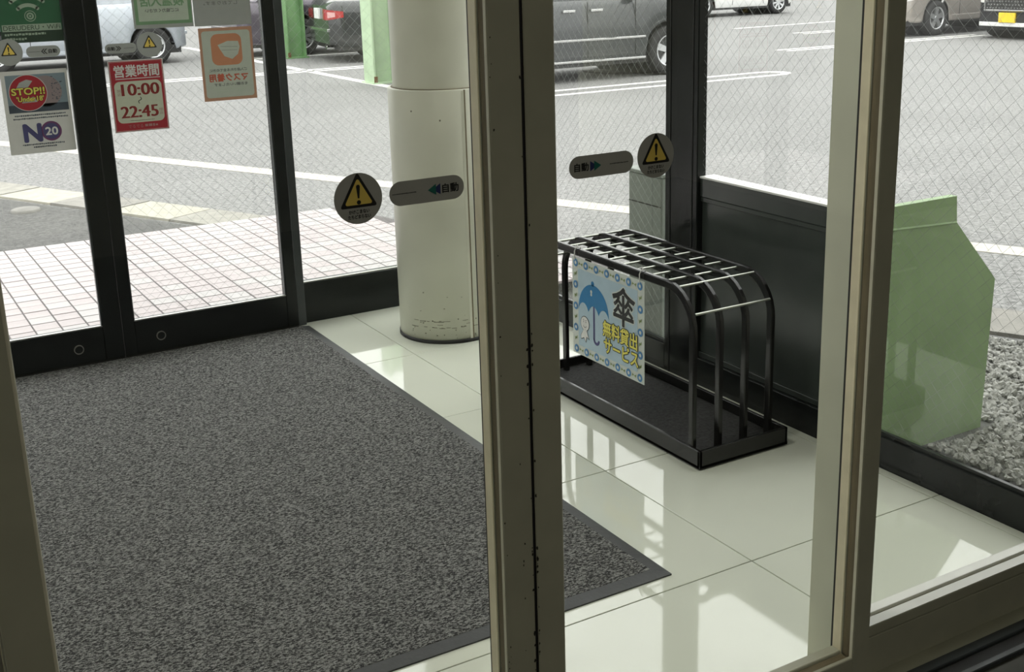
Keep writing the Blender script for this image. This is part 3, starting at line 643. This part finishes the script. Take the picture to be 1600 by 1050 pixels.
capsule_sticker(.6555, .7715, 1.1852, .0345, SY, False, 'grey capsule sticker with teal arrows pointing to the left')
capsule_sticker(.950, 1.068, 1.1895, .0345, SY, True, 'grey capsule sticker with teal arrows pointing to the right')
warn_sticker((1.111, 1.193), .0352, SY, 'grey round warning sticker with yellow triangle, beside the right-pointing arrow sticker')
# ------------------------------------------------------------------ posters on the outer doors
PY = 4.6828
def poster(name, label, x0, x1, z0, z1, sheet):
    t = thing(name, label, 'poster', ((x0 + x1) / 2, PY, z0)); MB().box(x0, x1, PY, PY + .0010, z0, z1).build('sheet', sheet, t)
    return t, Face((x0, PY, z0), (1, 0, 0), (0, 0, 1)), x1 - x0, z1 - z0
warn_sticker((.614, 1.207), .047, PY - .0012, 'small round warning sticker below the green wifi poster', tk=.74, film='print_silver')
warn_sticker((1.109, 1.207), .047, PY - .0004, 'small round warning sticker above the red opening hours poster', tk=.74, film='print_silver')
capsule_sticker(.672, .788, 1.204, .040, PY - .0004, False, 'pale capsule sticker with arrows pointing left under the wifi poster', 'print_silver', True)
capsule_sticker(.945, 1.060, 1.199, .036, PY - .0004, True, 'pale capsule sticker with arrows pointing right above the red poster', 'print_silver', True)
# wifi poster
t, f_, w, h = poster('wifi_poster', 'dark green wifi poster with white signal arcs', .597, .807, 1.238, 1.535, 'print_green')
PR(f_, 1).rect(0, 0, w, .042).build('footer', 'print_green_dark', t)
PR(f_, 2).rect(.006, .040, w - .004, .064).build('band', 'print_green_pale', t)
PR(f_, 3).text('DERUDERU・WiFi', .010, .044, w - .008, .060, .0).build('lettering', 'print_green_dark', t)
d = PR(f_, 2); d.dashes(.012, .025, .150, .009, 4); d.dashes(.016, .009, .085, .009, 5); d.build('fine_print', 'print_green_pale', t)
a = PR(f_, 1)
for r_ in (.042, .074, .106): a.arc(w / 2 - .005, .082, r_, r_ + .013, 48, 132, 16)
for r_ in (.042, .074, .106):
    for an in (48, 132): q = math.radians(an); a.disc(w / 2 - .005 + (r_ + .0065) * math.cos(q), .082 + (r_ + .0065) * math.sin(q), .0065, 12)
a.build('signal_arc', 'print_green_pale', t)
em = PR(f_, 2); em.arc(w / 2, .092, .017, .0195, 0, 360, 28); em.disc(w / 2, .092, .0125, 24); em.build('emblem', 'print_green_pale', t); PR(f_, 3).arc(w / 2, .092, .004, .007, 0, 360, 16).build('emblem_ring', 'print_green', t)
# age limit poster
t, f_, w, h = poster('age_limit_poster', 'white laminated poster with red STOP disc and purple 20 badge', .574, .801, .840, 1.140, 'print_white')
PR(f_, 1).rect(.014, .150, w - .008, .285).build('panel', 'print_slate', t); PR(f_, 2).rect(.014, .150, w - .008, .178).build('panel_shade', 'print_slate_dark', t)
PR(f_, 2).disc(.146, .222, .056, 36).build('reflected_disc', 'reflection_ghost', t)  # second, paler disc paints the reflected double of the stop disc
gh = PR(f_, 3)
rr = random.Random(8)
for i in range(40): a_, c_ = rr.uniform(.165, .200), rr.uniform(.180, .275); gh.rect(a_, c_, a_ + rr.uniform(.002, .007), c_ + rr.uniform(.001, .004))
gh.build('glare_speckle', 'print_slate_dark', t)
PR(f_, 4).disc(.086, .220, .0655, 40).build('disc_rim', 'print_white', t); PR(f_, 5).disc(.086, .220, .0635, 40).build('stop_disc', 'print_red', t)
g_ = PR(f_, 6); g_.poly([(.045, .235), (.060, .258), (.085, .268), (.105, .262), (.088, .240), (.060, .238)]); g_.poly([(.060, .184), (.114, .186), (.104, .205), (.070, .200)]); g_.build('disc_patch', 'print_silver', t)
PR(f_, 7).text('STOP!!', .030, .214, .142, .238, .22).build('lettering', 'print_black', t); PR(f_, 8).text('STOP!!', .030, .214, .142, .238, .09).build('lettering', 'print_lemon', t)
PR(f_, 7).text("'Under18'", .044, .190, .136, .208, .22).build('lettering', 'print_black', t); PR(f_, 8).text("'Under18'", .044, .190, .136, .208, .08).build('lettering', 'print_lemon', t)
d = PR(f_, 2); d.dashes(.030, .136, .205, .006, 6); d.dashes(.024, .125, .212, .006, 7); d.dashes(.044, .030, .190, .006, 8); d.dashes(.080, .020, .160, .006, 9); d.build('fine_print', 'print_slate_dark', t)
PR(f_, 2).text('N', .055, .045, .112, .105, .14).build('lettering', 'print_indigo', t)
PR(f_, 2).disc(.148, .077, .036, 32).build('badge', 'print_purple', t); PR(f_, 3).disc(.148, .077, .029, 32).build('badge_inner', 'print_indigo', t); PR(f_, 4).text('20', .128, .063, .170, .091, .08).build('lettering', 'print_white', t)
# opening hours poster
t, f_, w, h = poster('opening_hours_poster', 'dark red opening hours poster reading 10:00 to 22:45', .948, 1.151, .886, 1.154, 'print_white')
PR(f_, 1).rect(.003, .003, w - .003, h - .003).build('red_ground', 'print_red', t)
PR(f_, 2).frame(.005, .005, w - .005, h - .005, .0008).build('border_line', 'print_white', t)
PR(f_, 2).text('営業時間', .020, .206, w - .018, .250, .05).build('lettering', 'print_white', t); PR(f_, 2).rect(.022, .198, w - .016, .2008).build('rule', 'print_white', t)
PR(f_, 2).rrect(.014, .034, w - .014, .190, .020).build('panel', 'print_cream', t)
PR(f_, 3).text('10:00', .040, .136, .178, .180, wide=.10).build('lettering', 'print_darkred', t); PR(f_, 3).text('22:45', .030, .053, .166, .097, wide=.10).build('lettering', 'print_darkred', t)
PR(f_, 3).text('〜', .090, .112, .116, .122, .01, rot=1.2).build('lettering', 'print_black', t)
PR(f_, 3).text('開', .023, .150, .036, .161).build('lettering', 'print_pink', t); PR(f_, 3).text('店', .023, .137, .036, .148).build('lettering', 'print_pink', t)
PR(f_, 3).text('閉', .172, .071, .185, .082).build('lettering', 'print_pink', t); PR(f_, 3).text('店', .172, .058, .185, .069).build('lettering', 'print_pink', t)
PR(f_, 2).dashes(.060, .040, .150, .0035, 5).build('fine_print', 'print_pink', t)
PR(f_, 2).text('でるでる', .050, .014, .105, .026, .0).build('lettering', 'print_pink', t); PR(f_, 2).dashes(.112, .014, .160, .012, 5).build('fine_print', 'print_pink', t)
# mask poster, printed side outwards: the print shows through mirrored
t, f_, w, h = poster('mask_poster', 'faded cream poster with an orange square around a face mask', 1.297, 1.508, .976, 1.256, 'print_tan')
PR(f_, 1).rrect(.010, .012, w - .010, h - .012, .012).build('ground', 'print_mask', t)
PR(f_, 2).rrect(.044, .136, .165, .256, .026).build('orange_square', 'print_salmon', t)
PR(f_, 3).poly([(.078, .198), (.070, .214), (.110, .228), (.152, .226), (.157, .204), (.148, .176), (.124, .158), (.094, .170)]).build('mask_picture', 'print_mask', t)
fo = PR(f_, 4); fo.line((.082, .208), (.148, .205), .0012); fo.line((.084, .194), (.146, .192), .0012); fo.build('mask_fold', 'print_faded', t)
PR(f_, 2).text('ご入店される全ての方に', .030, .112, .178, .123, .10, flip=True).build('lettering', 'print_faded', t)
PR(f_, 2).text('マスク着用', .028, .074, .180, .104, .08, flip=True).build('lettering', 'print_redtext', t)
PR(f_, 2).text('をお願いいたします', .044, .056, .176, .067, .10, flip=True).build('lettering', 'print_faded', t)
d = PR(f_, 2); d.dashes(.050, .040, .170, .004, 3); d.dashes(.050, .031, .160, .004, 4); d.dashes(.060, .262, .150, .005, 5); d.build('fine_print', 'print_sage', t)
t, f_, w, h = poster('temperature_poster', 'faded white poster with green border, printed side facing out', 1.060, 1.283, 1.266, 1.566, 'print_silver')
PR(f_, 1).frame(.008, .014, w - .004, h - .008, .012).build('border', 'print_moss', t); PR(f_, 1).rect(.020, .026, w - .016, h - .020).build('ground', 'print_sage', t)
PR(f_, 2).text('検温入店', .030, .080, w - .030, .118, .06, flip=True).build('lettering', 'print_moss', t)
PR(f_, 2).text('にご協力ください', .046, .058, .170, .071, .10, flip=True).build('lettering', 'print_faded', t)
d = PR(f_, 2); d.dashes(.050, .046, .180, .003, 3); d.dashes(.060, .038, .170, .003, 4); d.build('fine_print', 'print_mask', t)
t, f_, w, h = poster('notice_poster', 'plain pale grey notice with thin border, above the mask poster', 1.287, 1.511, 1.264, 1.566, 'print_silver')
PR(f_, 1).frame(.018, .022, w - .016, h - .018, .0016).build('border', 'print_grey', t); PR(f_, 1).text('しております。', .040, .078, .172, .092, .05, flip=True).build('lettering', 'print_faded', t)
d = PR(f_, 1); d.dashes(.040, .064, .180, .003, 4); d.build('fine_print', 'print_grey', t)
# ------------------------------------------------------------------ outside: low fence, green board
fn = thing('utility_box', 'plain grey-green metal box standing outside the side window', 'box', (2.91, 3.91, GZ))
MB().box(2.855, 2.960, 3.80, 4.03, GZ + .03, .625, .006).build('cabinet', 'box_grey', fn); MB().box(2.845, 2.970, 3.79, 4.04, .625, .640, .003).build('lid', 'box_grey', fn)
MB().box(2.865, 2.950, 3.81, 4.015, GZ - .01, GZ + .03).build('plinth', 'gutter_dark', fn); MB().box(2.8535, 2.8555, 3.805, 4.025, .50, .505).build('seam', 'chip_dark', fn)
gb = thing('green_board', 'sage green sheet metal board shaped with a narrow neck and sloped shoulder', 'board', (3.0, 2.5, GZ))
pts = [(2.655, GZ), (3.238, GZ), (3.250, .432), (3.042, .650), (3.033, .737), (2.655, .737)]
MB().prism(pts, 1, 2.492, 2.520).build('panel', 'green_board', gb)
fld = MB(); fld.add([(2.70, 2.4915, .672), (3.04, 2.4915, .655), (3.04, 2.4885, .650), (2.70, 2.4885, .667), (2.70, 2.4915, .662), (3.04, 2.4915, .645)], [(0, 3, 2, 1), (3, 4, 5, 2)]); fld.build('fold', 'green_board', gb)
# ------------------------------------------------------------------ green steel posts in the car park
def hpost(x, y, label, m1, m2, w=.33):
    t = thing('steel_post', label, 'post', (x, y, GZ)); h = w / 2; f1 = .022
    for xa in (x - h, x + h - f1): MB().box(xa, xa + f1, y - h, y + h, GZ, 4.2).build('flange', m1, t)
    MB().box(x - h + f1, x + h - f1, y - .010, y + .010, GZ, 4.2).build('web', m2, t)
    MB().box(x - h - .03, x + h + .03, y - h - .03, y + h + .03, GZ - .01, GZ + .02).build('base_plate', m1, t)
    rs = MB(); rs.box(x - h - .001, x - h + .05, y - h - .002, y - h, GZ + .02, GZ + .10); rs.build('rust_stain', 'rust', t)
hpost(7.10, 19.85, 'dark green steel post standing beside the black saloon', 'green_steel', 'green_steel')
hpost(6.50, 14.88, 'pale green steel post standing next to the double parking line', 'green_steel_pale', 'green_steel_pale')

# ------------------------------------------------------------------ cars (local x forward, origin on the ground)
def car(name, label, loc, rz, L, Wd, H, belt, hood, trunk, cab, top, wr, xf, xr, paint, spokes=5, sill=.22, trims=(), lower=None, plate=None, plate_end='rear', tail=True, grille=False, handles=(), doors=(), bumper_strip=None, exhaust=False, lower_front=None):
    t = thing(name, label, 'car', (loc[0], loc[1], GZ), rz); ORG[t.name] = None
    hl_ = L / 2; ra = wr + .055; N = 110; rows = []
    def lerp(a, b_, k): return a + (b_ - a) * max(0, min(1, k))
    for i in range(N + 1):
        x = -hl_ + L * i / N; ex = min(x + hl_, hl_ - x)
        zt = belt
        if x > cab[1]: zt = lerp(belt, hood, (x - cab[1]) / max(.05, hl_ - cab[1]))
        if x < cab[0]: zt = lerp(belt, trunk, (cab[0] - x) / max(.05, hl_ + cab[0]))
        rd = .16
        if ex < rd: q = 1 - ex / rd; zt -= .10 * q * q
        zb = sill + (.05 * (1 - ex / .3) if ex < .3 else 0)
        for xw in (xf, xr):
            if abs(x - xw) < ra: zb = max(zb, wr + math.sqrt(ra * ra - (x - xw) ** 2))
        w = Wd / 2 * (1 - .05 * abs(x / hl_) ** 4)
        if ex < .22: q = 1 - ex / .22; w -= .13 * q * q
        half = [(w - .03, 0), (w - .006, .05), (w - .004, .28), (w, .52), (w - .012, .72), (w - .028, .86), (w - .06, .955), (w - .13, .992), (w * .5, 1.012), (0, 1.02)]
        ring_ = [(-a, k) for a, k in half] + [(a, k) for a, k in half[-2::-1]]
        rows.append([(x, y, zb + (zt - zb) * k) for y, k in ring_])
    mb = MB(); R_ = len(rows[0]); vs = sum(rows, [])
    mb.add(vs, [(i * R_ + k, i * R_ + k + 1, (i + 1) * R_ + k + 1, (i + 1) * R_ + k) for i in range(N) for k in range(R_ - 1)], True)
    mb.add(rows[0], [tuple(range(R_ - 1, -1, -1))]); mb.add(rows[-1], [tuple(range(R_))])
    mb.build('body', paint, t, local=True)
    def side(nm, mm_, x0, x1, z0, z1, out=.004):
        w = Wd / 2
        for s in (-1, 1): MB().box(x0, x1, min(s * (w - .012), s * (w + out)), max(s * (w - .012), s * (w + out)), z0, z1, .0025).build(nm, mm_, t, local=True)
    # cabin
    wb, wt = Wd / 2 - .07, Wd / 2 - .20; zb = belt - .03
    c = MB(); n_ = 5; rings = []
    for k in range(n_ + 1):
        s = k / n_; e2 = s * s * .25 + s * .75; z = zb + (H - zb) * math.sin(s * math.pi / 2 * .98) ** 1 if k < n_ else H
        x0 = lerp(cab[0], top[0], e2); x1 = lerp(cab[1], top[1], e2); y = lerp(wb, wt, e2)
        rings.append([(x0, -y, z), (x1, -y, z), (x1, y, z), (x0, y, z)])
    c.add(sum(rings, []), [(k * 4 + j, k * 4 + (j + 1) % 4, (k + 1) * 4 + (j + 1) % 4, (k + 1) * 4 + j) for k in range(n_) for j in range(4)] + [(n_ * 4, n_ * 4 + 1, n_ * 4 + 2, n_ * 4 + 3)]); c.build('cabin', paint, t, local=True)
    # windows as slightly proud panes that follow the cabin
    def pane(face, a0, a1, s0=.10, s1=.80):
        m_ = MB(); pv = []
        for k in range(4):
            s = s0 + (s1 - s0) * k / 3; e2 = s * s * .25 + s * .75; z = zb + (H - zb) * math.sin(s * math.pi / 2 * .98); x0 = lerp(cab[0], top[0], e2); x1 = lerp(cab[1], top[1], e2); y = lerp(wb, wt, e2)
            for a in (a0, a1):
                if face in (-1, 1): pv.append((x0 + (x1 - x0) * a, face * (y + .014), z + .002))
                elif face == 'f': pv.append((x1 + .016, -y + 2 * y * a, z + .004))
                else: pv.append((x0 - .016, -y + 2 * y * a, z + .004))
        m_.add(pv, [(0, 1, 3, 2), (2, 3, 5, 4), (4, 5, 7, 6)], True); return m_
    for sd in (-1, 1):
        for a0, a1 in ((.05, .33), (.36, .62), (.65, .95)): pane(sd, a0, a1).build('side_window', 'car_glass', t, local=True)
    pane('f', .06, .94).build('windscreen', 'car_glass', t, local=True); pane('r', .08, .92).build('rear_window', 'car_glass', t, local=True)
    for xw in (xf, xr):
        MB().cyl((xw, -Wd / 2 + .25, wr), (xw, Wd / 2 - .25, wr), ra + .01, n=24).build('wheel_well', 'car_trim', t, local=True)
        for sd in (-1, 1):
            yo = sd * (Wd / 2 - .015); yi = sd * (Wd / 2 - .215); q = 1 if sd > 0 else -1
            ti = MB(); pr = [(wr * .62, 0), (wr * .66, .012), (wr * .90, .014), (wr * .97, -.008), (wr, -.035), (wr, -.165), (wr * .95, -.19), (wr * .6, -.2)]
            ti.lathe([(a, b_ * q) for a, b_ in pr], (xw, yo, wr), 'y', 32)
            if sd < 0: ti.f = [f[::-1] for f in ti.f]
            wo = ti.build('wheel', 'tyre', t, local=True)
            rm = MB(); rm.lathe([(wr * .645, .010 * q), (wr * .60, .012 * q), (wr * .585, -.02 * q)], (xw, yo, wr), 'y', 32)
            if sd < 0: rm.f = [f[::-1] for f in rm.f]
            for j in range(spokes):
                a = 2 * math.pi * (j + .25) / spokes; hw = .55 * wr * (.26 if spokes <= 6 else .16); ca, sa_ = math.cos(a), math.sin(a)
                def Q(u_, v_, yy): return (xw + ca * u_ - sa_ * v_, yo + q * yy, wr + sa_ * u_ + ca * v_)
                pts = [Q(.02, -hw * .75, -.005), Q(wr * .62, -hw, .004), Q(wr * .62, hw, .004), Q(.02, hw * .75, -.005), Q(.02, -hw * .75, -.03), Q(wr * .62, -hw, -.03), Q(wr * .62, hw, -.03), Q(.02, hw * .75, -.03)]
                fs_ = [(0, 1, 2, 3), (0, 4, 5, 1), (1, 5, 6, 2), (2, 6, 7, 3), (3, 7, 4, 0)]
                rm.add(pts, fs_)
            rm.cyl((xw, yo - q * .03, wr), (xw, yo + q * .004, wr), wr * .13, n=16)
            rm.build('rim', 'alloy', wo, local=True)
            MB().cyl((xw, yo - q * .06, wr), (xw, yo - q * .034, wr), wr * .60, n=24).build('brake_disc', 'alloy_dark', wo, local=True)
    MB().box(-hl_ + .12, hl_ - .12, -Wd / 2 + .07, Wd / 2 - .07, sill - .05, sill + .08).build('underbody', 'car_trim', t, local=True)
    for z0, z1, mm in trims: side('side_trim', mm, xr + ra + .02, xf - ra - .02, z0, z1, .010)
    for x in doors: side('door_gap', 'car_trim', x - .004, x + .004, sill + .06, belt - .06, .002)
    for x, z in handles:
        side('door_handle', 'car_chrome', x - .09, x + .09, z - .014, z + .014, .022)
    def endbox(front, y0, y1, z0, z1, d0=.0, d1=.03, bev=.006):
        s = 1 if front else -1; xa, xb = s * (hl_ - d0), s * (hl_ + d1); return MB().box(min(xa, xb), max(xa, xb), y0, y1, z0, z1, bev)
    for s in (-1, 1):
        for front, zt_, nm, mm in ((False, trunk, 'tail_lamp', 'lamp_red'), (True, hood, 'head_lamp', 'lamp_clear')):
            q = 1 if front else -1; pl_ = []
            for i in range(8):
                if i < 2: pl_.append((q * (hl_ + .006), s * ((.38, Wd / 2 * .95 - .14)[i])))
                else:
                    e3 = .04 * (i - 1.6); x3 = hl_ - e3; w3 = Wd / 2 * (1 - .05 * (x3 / hl_) ** 4) - (.13 * (1 - e3 / .22) ** 2 if e3 < .22 else 0)
                    pl_.append((q * x3, s * (w3 + .003)))
            vs_ = []
            for i, p in enumerate(pl_): k3 = i / 7; vs_ += [(p[0], p[1], zt_ - .31 + .05 * k3), (p[0], p[1], zt_ - .14 - .03 * k3)]
            fs_ = [(2 * i, 2 * i + 2, 2 * i + 3, 2 * i + 1) for i in range(7)]
            MB().add(vs_, fs_ if (s * q) > 0 else [f[::-1] for f in fs_], True).build(nm, mm, t, local=True)
            if not front:
                v4 = [(vs_[i][0] - .004, vs_[i][1] + s * .004, vs_[i][2] + (.03 if i % 2 == 0 else -.03)) for i in range(2, 11)][:8]
                f4 = [(2 * i, 2 * i + 2, 2 * i + 3, 2 * i + 1) for i in range(3)]
                MB().add(v4, f4 if (s * q) > 0 else [f[::-1] for f in f4], True).build('reflector', 'lamp_pink', t, local=True)
    endbox(True, -Wd / 2 + .16, Wd / 2 - .16, sill + .02, sill + .09, .02, .014).build('bumper_strip', bumper_strip or paint, t, local=True)
    endbox(False, -Wd / 2 + .16, Wd / 2 - .16, sill + .24, sill + .29, .02, .030).build('bumper_strip', bumper_strip or paint, t, local=True)
    if grille:
        g1 = endbox(True, -.46, .46, sill + .30, hood - .12, .02, .012, .01); g1.build('grille', 'car_trim', t, local=True)
        gg = MB(); za, zc = sill + .31, hood - .13
        for i in range(15):
            for j in range(5):
                gg.box(hl_ + .012, hl_ + .018, -.44 + i * .062 + .02 * (j % 2), -.44 + i * .062 + .02 * (j % 2) + .03, za + (zc - za) * (j + .2) / 5, za + (zc - za) * (j + .2) / 5 + .022)
        gg.build('grille_mesh', 'car_chrome', t, local=True)
        fr_ = MB(); fr_.box(hl_ + .005, hl_ + .024, -.49, .49, za - .035, za - .01, .004); fr_.box(hl_ + .005, hl_ + .024, -.49, -.46, za, zc); fr_.box(hl_ + .005, hl_ + .024, .46, .49, za, zc); fr_.build('grille_frame', 'car_chrome', t, local=True)
    if plate:
        fz = sill + .09 if plate_end == 'front' else trunk - .30
        endbox(plate_end == 'front', -.165, .165, fz, fz + .165, .0, .036, .003).build('number_plate', plate, t, local=True)
    if exhaust:
        MB().cyl((-hl_ - .02, -Wd / 2 + .36, sill - .01), (-hl_ + .2, -Wd / 2 + .36, sill - .01), .035, n=14).build('exhaust_tip', 'car_chrome', t, local=True)
    for s in (-1, 1):
        ms = sorted((s * (Wd / 2 - .03), s * (Wd / 2 + .13))); MB().box(cab[1] - .42, cab[1] - .30, ms[0], ms[1], belt - .01, belt + .13, .02).build('mirror', paint, t, local=True)
    return t
# heading +X: rz = 0 ; heading -X: rz = pi.  positions are car centres
car('compact_car', 'silver compact car parked on the far side beyond the opening hours poster', (3.60, 21.25), 0, 3.7, 1.68, 1.6, 1.02, .9, 1.0, (-1.8, 1.0), (-1.5, .45), .305, 1.15, -1.26, 'paint_silver', 5, trims=((.24, .29, 'paint_silver'),), doors=(-.45, .62), handles=((-.25, .82), (-1.1, .84)))
bpy.data.objects['compact_car'].rotation_euler[2] = math.pi
bpy.data.objects['compact_car'].location = (3.62, 21.2, GZ)
car('plum_car', 'dark plum car with alloy wheels parked behind the black saloon', (8.55, 21.05), 0, 4.5, 1.74, 1.5, .98, .85, .98, (-1.9, 1.1), (-1.4, .3), .32, 1.35, -1.15, 'paint_plum', 9, plate='plate_white', doors=(-.3, .8))
car('black_saloon', 'black saloon with red tail lamp and white plate behind the green posts', (9.60, 18.55), -.16, 4.8, 1.82, 1.47, .98, .86, .98, (-1.75, 1.2), (-1.05, .25), .32, 1.45, -1.35, 'paint_black', 9, plate='plate_white', bumper_strip='car_chrome', exhaust=True, doors=(-.3, .8), sill=.25)
car('black_wagon', 'dark grey-green wagon with chrome handles parked along the double line', (8.54, 13.82), 0, 3.95, 1.62, 1.66, 1.06, .95, 1.05, (-1.9, 1.15), (-1.7, .5), .325, 1.36, -1.12, 'paint_graphite', 5, sill=.24, trims=((.52, .545, 'car_chrome'), (.25, .275, 'car_chrome')), doors=(-.85, .05, .80), handles=((.18, .90), (-.24, .90)))
car('white_van', 'white car parked at the far back of the car park', (20.2, 24.4), 0, 3.6, 1.6, 1.7, 1.0, .9, 1.0, (-1.7, 1.2), (-1.6, .7), .30, 1.22, -1.2, 'paint_white', 8, doors=(-.3, .7))
car('champagne_wagon', 'silver-beige car with five-spoke wheel beside the black hatchback', (19.08, 16.3), math.pi + .06, 4.4, 1.72, 1.6, 1.0, .92, 1.0, (-2.0, 1.1), (-1.8, .4), .315, 1.33, -1.30, 'paint_champagne', 5, sill=.25, trims=((.27, .36, 'paint_champagne'),), doors=(-.4, .7), bumper_strip='paint_white')
car('black_hatchback', 'small black car with chrome mesh grille and yellow number plate', (19.45, 13.80), math.pi, 3.4, 1.48, 1.55, 1.0, .92, 1.0, (-1.6, 1.0), (-1.5, .5), .28, 1.12, -1.15, 'paint_inkblack', 6, sill=.2, plate='plate_yellow', plate_end='front', grille=True, bumper_strip='paint_white', doors=(-.4, .5))
# ------------------------------------------------------------------ added fill lamp, unseen, brightening the inside room
lp = thing('room_fill_lamp', 'added unseen square fill light in the room inside', 'fill light', (.6, -1.2, 2.57))
MB().box(.28, .92, -1.52, -.88, 2.575, 2.6).build('housing', 'ceiling_white', lp)
la = bpy.data.lights.new('room_fill_light', 'AREA'); la.energy = 18; la.color = (1, .96, .80); la.size = .6
lo_ = bpy.data.objects.new('room_fill_light', la); COL.objects.link(lo_); lo_.parent = lp; lo_.location = (0, 0, -.01)

vl = thing('vestibule_fill_lamp', 'added unseen round fill light in the vestibule', 'fill light', (.75, 2.45, 2.47))  # lamp added out of view to lift the vestibule floor and posts
MB().cyl((.75, 2.45, 2.475), (.75, 2.45, 2.5), .22, n=32).build('housing', 'ceiling_white', vl)
la2 = bpy.data.lights.new('vestibule_fill_light', 'AREA'); la2.energy = 16; la2.color = (1, .98, .88); la2.shape = 'DISK'; la2.size = .4
lo2 = bpy.data.objects.new('vestibule_fill_light', la2); COL.objects.link(lo2); lo2.parent = vl; lo2.location = (0, 0, 0)
